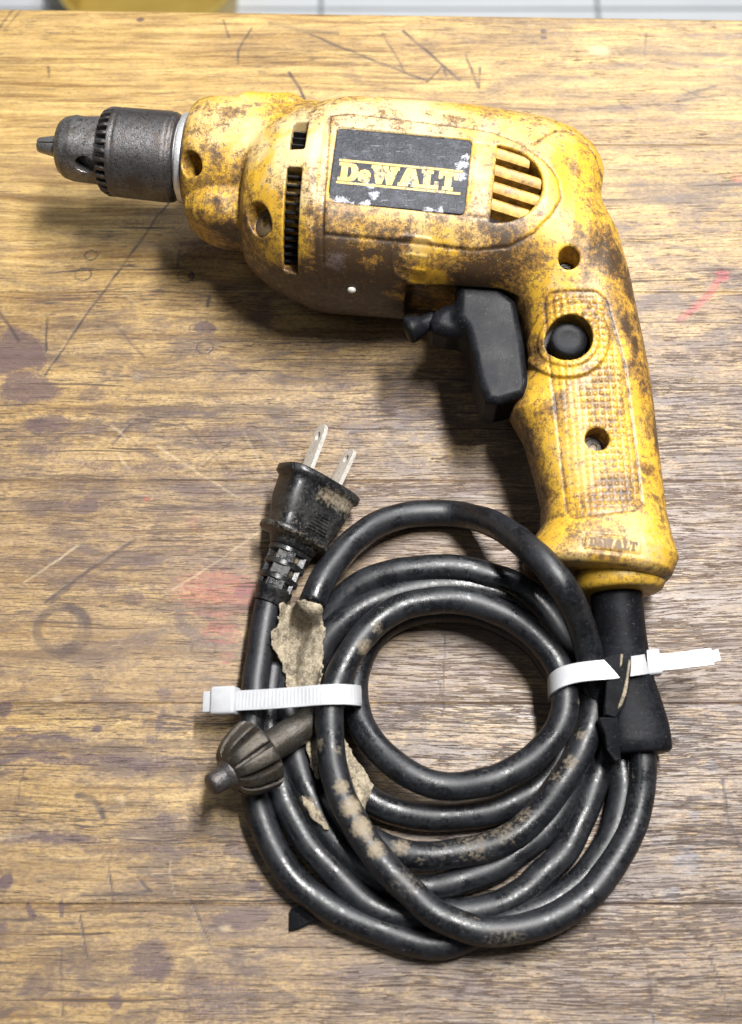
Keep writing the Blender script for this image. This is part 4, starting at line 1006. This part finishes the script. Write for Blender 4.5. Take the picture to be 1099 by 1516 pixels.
# ------------------------------------------------------------------ power cord
CR_ = 4.65
cord = thing('power_cord', 'black rubber power cord coiled beside the drill grip, with a two-blade plug', 'power cord', P(690, 1120, 0))
STRANDS = [
 [(944, 1085, 12), (951, 1125, 11), (951, 1166, 9.5), (942, 1212, 8.5), (926, 1248, 8.5), (906, 1284, 9), (876, 1322, 10), (823, 1358, 11.5), (771, 1376, 12.5), (722, 1380, 13.5), (676, 1368, 14.5), (640, 1350, 15), (604, 1318, 15.5), (570, 1282, 16), (540, 1243, 16.5), (518, 1205, 17), (500, 1160, 17.5), (490, 1105, 18.5), (489, 1050, 19.5), (499, 1010, 19.8), (512, 980, 19.5), (534, 945, 19), (566, 913, 18.5), (604, 895, 18), (645, 889, 18), (690, 891, 18), (735, 905, 18), (775, 927, 18), (808, 957, 18), (831, 993, 18), (838, 1040, 18), (827, 1082, 17.5), (803, 1112, 16.5), (768, 1138, 16), (728, 1156, 16), (690, 1164, 15.5), (650, 1163, 15), (608, 1148, 14.5), (568, 1118, 13), (540, 1083, 11), (526, 1045, 8.5), (527, 1000, 6), (545, 955, 5), (585, 917, 5), (640, 902, 5), (700, 905, 5), (760, 930, 5), (808, 970, 5), (836, 1025, 5), (838, 1085, 5), (815, 1148, 5), (762, 1188, 5), (705, 1207, 5), (642, 1211, 5), (590, 1203, 5), (550, 1187, 5), (510, 1155, 5), (482, 1110, 6), (466, 1050, 8), (466, 990, 10), (481, 948, 12), (513, 914, 13.5), (556, 890, 13.5), (605, 875, 13), (660, 868, 12), (720, 874, 11), (772, 895, 9), (815, 930, 7), (848, 975, 7), (872, 1015, 10), (878, 1053, 12.5), (869, 1089, 13), (851, 1128, 12.5), (828, 1164, 12), (803, 1195, 11), (768, 1229, 10.5), (728, 1251, 10), (690, 1263, 10), (640, 1268, 10), (595, 1264, 9.5), (560, 1252, 8), (520, 1225, 6), (480, 1180, 5)],
 [(476, 985, 5), (478, 935, 8), (494, 900, 11), (524, 872, 13.5), (566, 852, 15), (615, 842, 15.5), (665, 842, 15.5), (715, 850, 14.5), (760, 865, 13), (794, 888, 12), (817, 916, 11.5), (836, 950, 10.5), (850, 990, 8), (858, 1040, 5.5), (858, 1100, 5), (846, 1165, 5), (818, 1215, 5), (775, 1256, 5), (725, 1288, 5), (675, 1307, 5), (630, 1316, 5), (585, 1310, 5), (535, 1284, 5), (494, 1243, 5), (460, 1180, 6), (440, 1130, 7), (428, 1060, 6), (428, 985, 5)],
 [(462, 893, 20), (470, 872, 20), (486, 846, 18.5), (516, 808, 15), (548, 783, 12), (588, 766, 9), (630, 760, 7), (675, 761, 7), (720, 772, 18), (762, 795, 31), (800, 828, 42), (832, 868, 43), (855, 910, 34), (868, 950, 26), (876, 990, 20), (886, 1030, 13), (894, 1080, 7), (890, 1130, 5), (877, 1168, 5), (864, 1208, 5), (848, 1243, 5), (830, 1267, 5), (803, 1293, 5), (764, 1329, 5), (725, 1344, 5), (690, 1350, 5), (645, 1350, 5), (590, 1356, 5), (545, 1338, 5), (505, 1303, 5), (471, 1268, 5), (438, 1222, 5), (415, 1168, 5), (402, 1110, 5), (398, 1050, 5), (404, 985, 5)],
 [(908, 1062, 7), (914, 1100, 6), (921, 1140, 5.2), (922, 1178, 5), (915, 1206, 5), (903, 1243, 5), (874, 1290, 5), (848, 1318, 5), (814, 1342, 5), (770, 1358, 5), (715, 1378, 5), (665, 1398, 5), (615, 1396, 5), (570, 1382, 5), (505, 1355, 5), (456, 1322, 5.2), (420, 1280, 6), (390, 1222, 7), (376, 1165, 7.5), (371, 1110, 8), (373, 1060, 9), (379, 1005, 9.5), (386, 955, 9.5), (394, 906, 9.5), (398, 890, 10)]]
m = MB(); PTS = []
for st in STRANDS:
    path = catmull([P(*p) for p in st], 1.7)
    q_ = path.copy(); sd_ = len(PTS) * 37.0
    for ax_ in range(3): path[:, ax_] += (fbm(q_[:, 0], q_[:, 1], q_[:, 2] + sd_ + 50 * ax_, 0.07, 2) - .5) * (1.4 if ax_ < 2 else 0.6)
    PTS.append(path)
    r = np.full(len(path), CR_) * (1 + (fbm(q_[:, 0], q_[:, 1], q_[:, 2] + sd_, 0.11, 3) - .5) * 0.10)
    m.loft(tube_rings(path, r, 20))
PTA = np.vstack(PTS)
DIRT = [(505, 1165, 12, .9), (520, 1195, 16, 1.0), (535, 1225, 16, 1.0), (556, 1258, 14, .9), (545, 1240, 10, .8), (700, 1250, 30, .46), (650, 1258, 24, .3), (745, 1232, 22, .5), (775, 1208, 18, .5), (860, 1040, 8, .9), (862, 1090, 10, .8), (845, 1130, 12, .7), (825, 1150, 10, .6), (880, 1052, 4, .5),
        (740, 1392, 26, .4), (765, 1385, 14, .4), (455, 1190, 12, .9), (540, 958, 14, .8), (556, 930, 12, .6), (470, 1100, 12, .6), (925, 1150, 14, .6), (690, 1345, 30, .3), (600, 1300, 24, .35), (850, 1230, 30, .2), (463, 890, 8, .7), (610, 1310, 20, .4), (380, 1060, 8, .4), (500, 1110, 10, .5), (595, 1255, 14, .8), (620, 1272, 10, .4)]
cv = np.array(m.v); dirt = np.full(len(cv), 0.12)
cpx = 549.5 + FPX * ((cv - cC) @ cR) / ((cv - cC) @ cF); cpy = 758 - FPX * ((cv - cC) @ cU) / ((cv - cC) @ cF)
def blob_dirt(verts, lst, zmin=-1):
    out = np.full(len(verts), 0.1)
    for px, py, r, a in lst:
        near = np.hypot(cpx - px, cpy - py) if verts is cv else None
        # anchor the blotch on the strand that lies topmost there
        c = P(px, py, 8)
        dd = np.hypot(PTA[:, 0] - c[0], PTA[:, 1] - c[1])
        k = PTA[dd < 6]
        if len(k) == 0: continue
        top = k[np.argmax(k[:, 2])]
        cc = P(px, py, top[2] + 3)
        d = np.linalg.norm(verts - cc, axis=1) / (r / 4.2)
        out = np.maximum(out, a * (1 - sms(d, 0.5, 1.4)))
    return out
dirt = blob_dirt(cv, DIRT)
mesh_obj('cable', cv, m.f, RUB, cord, True, {'dirt': dirt})

def top_z(x, y, r=CR_, floor=0.0):
    """height of the coil under a point"""
    out = np.full(np.shape(x), floor, float)
    for p in PTS:
        q = p[::1]
        for i in range(0, len(q)):
            d2 = (x - q[i, 0]) ** 2 + (y - q[i, 1]) ** 2
            out = np.where(d2 < r * r, np.maximum(out, q[i, 2] + np.sqrt(np.maximum(r * r - d2, 0))), out)
    return out

# ------------------------------------------------------------------ plug
pa0, pa1 = P(396, 898, 10), P(474, 712, 15)
pax = nrm(pa1 - pa0)
_a, _s, _t = frame(pax)                                        # s: sideways to the right of the axis, t: up
rollp = math.radians(38)
ps = nrm(_s * math.cos(rollp) + _t * math.sin(rollp))
if ps[0] < 0: ps = -ps
pt = nrm(np.cross(pax, ps))
if pt[2] < 0: pt = -pt
plen = np.linalg.norm(pa1 - pa0)
def pl(d, rs, rt, n=36, e=2.6, ds=0, dt=0): return ring(pa1 + pax * d + ps * ds + pt * dt, ps, pt, rs, rt, n, e)
m = MB()
m.loft([pl(0.0, 14.6, 9.2, e=3.4), pl(-0.5, 15.4, 10.0, e=3.4), pl(-2.6, 15.4, 10.0, e=3.4), pl(-3.4, 14.6, 9.2, e=3.4), pl(-3.8, 13.4, 8.6, e=4.6),
        pl(-6, 13.2, 8.4, e=5), pl(-11, 12.8, 8.2, e=5), pl(-16, 11.4, 7.7, e=5), pl(-20.4, 10.1, 7.0, e=4.6), pl(-20.9, 12.2, 8.8, e=2.8), pl(-21.3, 13.4, 9.8, e=2.8), pl(-23.0, 13.4, 9.8, e=2.8), pl(-23.6, 12.4, 9.0, e=2.8), pl(-23.9, 9.4, 7.4, e=2.4), pl(-26, 8.4, 7.0, e=2.2), pl(-27, 8.0, 6.8, e=2.2)])
pv_ = np.array(m.v)
nz = fbm(pv_[:, 0], pv_[:, 1], pv_[:, 2], 0.1, 3)
ad = (pv_ - pa1) @ pax
pd_ = 0.12 + 0.75 * np.exp(-((ad + 5.0) / 2.2) ** 2) * (((pv_ - pa1) @ ps) > -2) + 0.7 * np.exp(-((ad + 18.2) / 1.6) ** 2) + 0.35 * np.exp(-((ad + 23.5) / 2) ** 2)
plug = mesh_obj('plug', pv_, m.f, PLUGM, cord, True, {'dirt': np.clip(pd_, 0, 0.95)})
# strain relief: collars joined by webs, with open windows between
m = MB()
segs = [(-27, -29.2, 7.7, 6.6), (-31.8, -34.2, 7.2, 6.4), (-37.0, -39.4, 6.8, 6.2)]
for d0, d1, rs, rt in segs: m.loft([pl(d0, rs - .4, rt - .4, e=2.2), pl(d0 - .4, rs, rt, e=2.2), pl(d1 + .4, rs, rt, e=2.2), pl(d1, rs - .4, rt - .4, e=2.2)])
m.loft([pl(-27, 5.3, 5.2, e=2), pl(-44, 5.1, 5.1, e=2)])
for ang in (35, 125, 215, 305):
    th = math.radians(ang); e1 = ps * math.cos(th) + pt * math.sin(th); g1_ = -ps * math.sin(th) + pt * math.cos(th)
    for d0, d1, rr_ in ((-28.8, -32.2, 6.6), (-33.8, -37.4, 6.2), (-39, -42, 5.9)):
        m.loft([[pa1 + pax * d + e1 * (rr_ if q else 4.6) + g1_ * w_ for q, w_ in ((0, -3.2), (1, -3.0), (1, 3.0), (0, 3.2))] for d in (d0, d1)])
m.loft([pl(-41.2, 6.1, 5.9, e=2), pl(-41.6, 6.5, 6.3, e=2), pl(-43.4, 6.4, 6.2, e=2), pl(-44.0, 5.9, 5.7, e=2), pl(-47, 5.3, 5.2, e=2)])
sr = m.build('strain_relief', PLUGM, plug, True, 40)
a_ = sr.data.attributes.new('dirt', 'FLOAT', 'POINT')
sv_ = np.array(m.v); sd_ = (sv_ - pa1) @ pax; rad_ = np.linalg.norm(np.cross(sv_ - pa1, pax), axis=1)
a_.data.foreach_set('value', (0.08 + 0.95 * sms(rad_, 5.9, 5.0) * (sd_ > -41)).astype(np.float32))
# grip ribs on the flank that faces the camera
for k in range(6):
    d = -18.6 + k * 1.15
    hw = 4.0 - 0.28 * k
    m = MB()
    m.loft([[pa1 + pax * (d + a1) + ps * x + pt * (7.45 + 0.10 * (d + 18.6) + h) for a1, h in ((-.32, -.6), (-.28, .28), (.28, .28), (.32, -.6))] for x in (2.5 - hw, 2.5 + hw)])
    m.build('grip_rib', PLUGM, plug, False)
blade_out = [(-3.15, 0), (3.15, 0), (3.15, 14.4), (2.4, 16.4), (1.0, 17.2), (-1.0, 17.2), (-2.4, 16.4), (-3.15, 14.4)]
hole = [(1.5 * math.cos(x), 13.0 + 1.5 * math.sin(x)) for x in np.linspace(0, 2 * math.pi, 16, endpoint=False)]
bv, bf = flat_shape([blade_out, hole], 0.75)
for sgn in (-1, 1):
    c = pa1 + ps * sgn * 6.2 + pax * (-1)
    bend = 0.05 * sgn
    v = c + bv[:, 1:2] * (1.14 if sgn < 0 else 1.0) * nrm(pax + ps * bend) + bv[:, 0:1] * pt + bv[:, 2:3] * ps
    mesh_obj('blade', v, bf, BLADE, plug, False)
cl_ = PTS[3][-1]

# ------------------------------------------------------------------ strain boot of the drill, with the torn key-holder strap
bp = np.array([P(912, 870, 23), P(917, 930, 19.5), P(926, 1000, 15.5), P(937, 1060, 13), P(944, 1112, 12)])
path = catmull(bp, 3)
tpar = np.linspace(0, 1, len(path))
rs_ = np.interp(tpar, [0, .3, .6, .75, .9, 1.0], [8.6, 8.6, 9.0, 10.2, 11.4, 11.2])
rt_ = np.interp(tpar, [0, .3, .6, .8, 1.0], [8.6, 8.6, 8.6, 8.4, 7.8])
rings = []
for i, p in enumerate(path):
    d = nrm(path[min(i + 1, len(path) - 1)] - path[max(i - 1, 0)]); s_ = nrm(np.cross(d, (0, 0, 1.0))); t_ = np.cross(s_, d)
    if i == 0: rings.append(ring(p, s_, t_, 5, 5, 28))
    rings.append(ring(p, s_, t_, rs_[i], rt_[i], 28, np.interp(tpar[i], [.5, .9], [2.0, 2.7])))
    if i == len(path) - 1:
        rings.append(ring(p + d * 0.9, s_, t_, rs_[i] - .9, rt_[i] - .9, 28, 2.7)); rings.append(ring(p + d * 0.9, s_, t_, 4.9, 4.9, 28, 2))
boot = MB().loft(rings).build('cord_boot', RUBS, drill)
def plate_px(name, pts, thick, mat, parent, sub=1, bend=None, attrs=None):
    """a flat slab from an outline of (px, py, z): real thickness, follows the given heights"""
    top = np.array([P(*p) for p in pts]); bot = top - np.array([0, 0, thick])
    n = len(pts); m = MB(); c0 = top.mean(0); c1 = bot.mean(0)
    m.v = [tuple(x) for x in top] + [tuple(x) for x in bot]
    m.f = [tuple(range(n - 1, -1, -1)), tuple(range(n, 2 * n))] + [(i, (i + 1) % n, n + (i + 1) % n, n + i) for i in range(n)]
    o = m.build(name, mat, parent, False)
    bm = bmesh.new(); bm.from_mesh(o.data); bmesh.ops.recalc_face_normals(bm, faces=bm.faces)
    bmesh.ops.triangulate(bm, faces=[f for f in bm.faces if len(f.verts) > 4]); bm.to_mesh(o.data); bm.free()
    bv_ = o.modifiers.new('bevel', 'BEVEL'); bv_.width = 0.0004; bv_.segments = 2; bv_.limit_method = 'ANGLE'
    return o
plate_px('key_holder_strap', [(886, 978, 27.2), (903, 970, 28.4), (916, 968, 29.2), (925, 963, 29.8), (935, 966, 30.2), (935, 990, 29.1), (931, 1022, 27.5), (925, 1046, 26.1), (912, 1062, 24.7), (896, 1058, 24.1), (896, 1030, 25.4), (898, 1004, 26.6), (907, 994, 27.5)], 3.2, RUBS, boot)
for pts in ([(919, 968, 29.6), (923, 968, 29.8), (921, 984, 29.0), (918, 988, 28.7)], [(931, 976, 29.9), (934, 977, 30.0), (931, 1004, 28.6), (928, 1026, 27.4), (920, 1046, 26.1), (914, 1050, 25.7), (922, 1026, 27.2), (927, 1004, 28.4)]):
    plate_px('worn_edge', pts, 0.5, CLOTH, boot)
plate_px('clip_tab', [(886, 1062, 22.5), (914, 1061, 24.2), (916, 1090, 22.6), (920, 1124, 20.5), (911, 1128, 20.0), (898, 1110, 20.3), (896, 1088, 21.5)], 7, RUBS, boot)

# ------------------------------------------------------------------ cable ties
def strap(name, pts, width, across, mat, parent, thick=0.95, ribs=True, lift=0.0):
    """ribbed band along 3-D points; across = direction of its width"""
    path = catmull(pts, 0.42)
    rings = []
    ac = nrm(across)
    for i, p in enumerate(path):
        d = nrm(path[min(i + 1, len(path) - 1)] - path[max(i - 1, 0)]); a_ = nrm(ac - d * (ac @ d)); n_ = np.cross(d, a_)
        w = width / 2; h = thick * (0.5 + (0.09 if ribs and (i % 3 == 0) else 0.0))
        inn = w * 0.76
        rings.append([p + a_ * w - n_ * thick * .5, p + a_ * w + n_ * thick * .5, p + a_ * inn + n_ * thick * .5, p + a_ * inn + n_ * h, p - a_ * inn + n_ * h, p - a_ * inn + n_ * thick * .5, p - a_ * w + n_ * thick * .5, p - a_ * w - n_ * thick * .5])
        # keep the ribbed side outward
    m = MB().loft(rings)
    o = m.build(name, mat, parent, False)
    bm = bmesh.new(); bm.from_mesh(o.data); bmesh.ops.recalc_face_normals(bm, faces=bm.faces); bm.to_mesh(o.data); bm.free()
    return o
def box_at(name, c, ax, up, l, w, h, mat, parent, bev=0.6):
    a_ = nrm(ax); u_ = nrm(np.asarray(up) - a_ * (np.asarray(up) @ a_)); s_ = np.cross(u_, a_)
    v = [c + a_ * x * l / 2 + s_ * y * w / 2 + u_ * z * h / 2 for z in (-1, 1) for x, y in ((-1, -1), (1, -1), (1, 1), (-1, 1))]
    o = MB().add(v, [(3, 2, 1, 0), (4, 5, 6, 7), (0, 1, 5, 4), (1, 2, 6, 5), (2, 3, 7, 6), (3, 0, 4, 7)]).build(name, mat, parent, True)
    b_ = o.modifiers.new('bevel', 'BEVEL'); b_.width = bev * MM; b_.segments = 3
    return o
tie1 = thing('cable_tie', 'white cable tie round the left side of the coil, above the chuck key', 'cable tie', P(430, 1040, 0), 'white cable ties holding the cord coil')
h1 = P(334, 1038, 15)
t1 = [P(346, 1038, 16), P(362, 1037, 17.5), P(400, 1035, 20.5), (P(440, 1032, 23)), P(475, 1029, 25.2), P(505, 1028, 25.2), P(524, 1029, 22.5), P(532, 1030, 17.5), P(532, 1033, 10), P(524, 1037, 3.2), P(500, 1040, 0.9), P(440, 1042, 0.9), P(390, 1043, 0.9), P(362, 1042, 4), P(350, 1040, 9), P(344, 1039, 13)]
strap('strap', t1, 6.6, P(440, 1000, 20) - P(440, 1060, 20), TIE, tie1)
dh = nrm(P(362, 1037, 17) - h1); upv = np.array([-.15, -.1, 1.0])
box_at('head', h1, dh, upv, 8.6, 9.2, 6.6, TIE, tie1, 1.0)
box_at('tail', P(311, 1039, 15), dh, upv, 4.5, 6.8, 1.5, TIE, tie1, 0.2)
tie2 = thing('cable_tie', 'white cable tie with a long tail round the right of the coil and boot', 'cable tie', P(890, 1000, 0), 'white cable ties holding the cord coil')
h2 = P(963, 982, 19)
t2 = [P(956, 983, 22.8), P(946, 985, 25.6), P(925, 988, 27.0), P(905, 991, 27.2), P(880, 993, 27.0), P(850, 997, 25.6), P(829, 1004, 23.8), P(817, 1013, 20), P(813, 1021, 14), P(817, 1026, 6), P(832, 1026, 0.9), P(870, 1018, 0.9), P(915, 1010, 0.9), P(945, 1004, 3), P(958, 994, 10), P(961, 985, 16)]
strap('strap', t2, 6.4, P(880, 960, 20) - P(885, 1030, 20), TIE, tie2)
d2 = nrm(P(1060, 970, 21) - h2)
box_at('head', h2, d2, upv, 6.6, 8.4, 6.2, TIE, tie2, 0.9)
strap('tail', [P(976, 981, 19.2), P(1000, 979, 20), P(1030, 975, 21), P(1055, 972, 21.5)], 5.6, P(1000, 950, 20) - P(1004, 1010, 20), TIE, tie2)
strap('tail_tip', [P(1054, 972, 21.5), P(1059, 971, 21.6), P(1065, 970, 21.7)], 3.8, P(1000, 950, 20) - P(1004, 1010, 20), TIE, tie2, 1.0, False)

# ------------------------------------------------------------------ chuck key
kt, kb = P(311, 1164, 26.5), P(460, 1068, 11.5)
kx = nrm(kb - kt)
kp = lambda d: kt + kx * d
key = thing('chuck_key', 'grimy steel chuck key with fluted head lying on the left of the coil', 'chuck key', P(390, 1120, 0))
m = MB(); ka, ks, kt2 = frame(kx)
def kring(d, r, flute=0.0, n=132):
    th = np.linspace(0, 2 * math.pi, n, endpoint=False)
    q = np.abs(((th / (2 * math.pi) * 11) % 1.0) - .5) * 2
    rr = 1.07 * r * (1 - 1.3 * flute * sms(q, 0.64, 0.80))
    return kp(d) + (np.cos(th) * rr)[:, None] * ks + (np.sin(th) * rr)[:, None] * kt2
m.loft([kring(7.3, 4.2, 0), kring(7.6, 5.8, .06), kring(8.3, 7.3, .16), kring(9.8, 8.7, .22), kring(12.4, 9.9, .24), kring(15.4, 10.8, .23), kring(17.8, 11.3, .20), kring(19.2, 11.4, .14), kring(20.2, 11.1, .03), kring(20.7, 10.4, 0), kring(20.8, 6, 0), kring(20.8, 0.05, 0)])
m.build('bevel_gear', KEYM, key, True, 45)
lathe(kt, kx, [(-.3, 0), (-.3, 2.2), (0.1, 3.1), (0.9, 3.7), (4.4, 3.75), (5.4, 3.5), (6.6, 4.4), (7.5, 5), (9, 5)], 28).build('pilot', CHROME2, key, True, 50)
lathe(kt, kx, [(19, 5.0), (22, 5.2), (30, 5.2), (41, 5.2), (46, 4.9), (47.5, 3.6), (48.2, 1.4), (48.3, 0)], 28).build('shaft', KEYM, key, True, 60)

# ------------------------------------------------------------------ tan cloth tape and the torn black tape end
tape = thing('cloth_tape', 'torn strip of dirty tan cloth tape wrapped round the left of the coil', 'tape', P(445, 960, 0))
def cloth(name, outline, zoff, parent, rag=0.8, seed=0, crumple=1.0, hmin=0.0, fix=None):
    """outline: (px, py); the cloth drapes over the strands below it"""
    zref = 18
    w = np.array([P(px, py, zref) for px, py in outline])
    h = 0.45
    xs = np.arange(w[:, 0].min() - 1, w[:, 0].max() + 1, h); ys_ = np.arange(w[:, 1].min() - 1, w[:, 1].max() + 1, h)
    X, Y = np.meshgrid(xs, ys_, indexing='ij'); Z0 = np.zeros_like(X)
    if fix is None:
        Z = top_z(X, Y, CR_ + 0.9)
        Z = np.maximum(Z, hmin)
        for _ in range(14):
            Zp = np.pad(Z, 1, mode='edge')
            Zs = (Zp[:-2, 1:-1] + Zp[2:, 1:-1] + Zp[1:-1, :-2] + Zp[1:-1, 2:]) / 4
            Z = np.maximum(Zs, np.minimum(Z, Zs + 0.25))
    else:
        Z = fix(X, Y)
    cr = fbm(X, Y, Z0 + seed, 0.16, 3); fold = np.abs(fbm(X * 1.0, Y * .6, Z0 + seed + 50, 0.12, 2) - .5)
    Z = Z + zoff + crumple * ((cr - .5) * 2.2 + (fbm(X * 1.3, Y * .8, Z0 + seed + 70, 0.55, 3) - .5) * 1.3 + np.clip(0.12 - fold, 0, 1) * 8)
    sd = poly_sd(X + (fbm(X, Y, Z0 + seed + 9, .5, 2) - .5) * 2 * rag, Y + (fbm(X, Y, Z0 + seed + 19, .5, 2) - .5) * 2 * rag, [tuple(q[:2]) for q in w])
    # shift along the view so the piece is where the outline says at its own height
    v = np.stack([X, Y, Z], -1).reshape(-1, 3)
    keep = (sd < 0).reshape(X.shape)
    ny = len(ys_); idx = np.full(X.size, -1); fs = []
    for i in range(len(xs) - 1):
        for j in range(ny - 1):
            if int(keep[i, j]) + int(keep[i + 1, j]) + int(keep[i, j + 1]) + int(keep[i + 1, j + 1]) >= 2:
                fs.append((i * ny + j, (i + 1) * ny + j, (i + 1) * ny + j + 1, i * ny + j + 1))
    gx_, gy_ = np.gradient(sd, h); out_ = np.maximum(sd, 0)
    gl_ = np.maximum(gx_ ** 2 + gy_ ** 2, 0.3)
    v[:, 0] -= (out_ * gx_ / gl_).ravel(); v[:, 1] -= (out_ * gy_ / gl_).ravel()
    used_ = sorted({q for f in fs for q in f}); mp = {q: k for k, q in enumerate(used_)}
    vv = v[used_]
    # keep every point on the camera-independent drape but slide it to its height's footprint
    vv[:, 1] += (zref - vv[:, 2]) * 0.0
    o = mesh_obj(name, vv, [tuple(mp[q] for q in f) for f in fs], CLOTH, parent)
    s_ = o.modifiers.new('thick', 'SOLIDIFY'); s_.thickness = 0.0005; s_.offset = 0
    return o
cloth('wrap', [(416, 886), (440, 893), (462, 903), (478, 905), (481, 935), (479, 965), (477, 1000), (472, 1030), (428, 1030), (421, 990), (403, 952), (400, 930), (410, 922)], 0.6, tape, 0.9, 3, 1.0, 9)
cloth('loose_end', [(503, 1092), (512, 1090), (528, 1120), (545, 1146), (554, 1160), (550, 1172), (542, 1188), (536, 1206), (526, 1196), (515, 1160), (507, 1130)], 0.4, tape, 0.7, 11, 0.6, 0, lambda X, Y: np.full_like(X, 13.0))
cloth('ragged_strip', [(444, 1172), (456, 1178), (466, 1186), (478, 1204), (489, 1224), (478, 1222), (462, 1208), (451, 1192)], 0.5, tape, 0.6, 21, 0.5)
cloth('inner_strip', [(455, 1082), (468, 1076), (470, 1110), (470, 1150), (464, 1145), (458, 1120), (452, 1100)], 0.4, tape, 0.6, 31, 0.6, 0, lambda X, Y: np.full_like(X, 11.0))
flap = thing('rubber_flap', 'torn black tape end poking out under the coil at its lower left', 'tape end', P(455, 1365, 0))
plate_px('flap', [(430, 1345, 3), (450, 1338, 6), (480, 1350, 7), (486, 1364, 4), (460, 1366, 3), (445, 1374, 2.2), (428, 1379, 1.4)], 0.9, RUBS, flap)
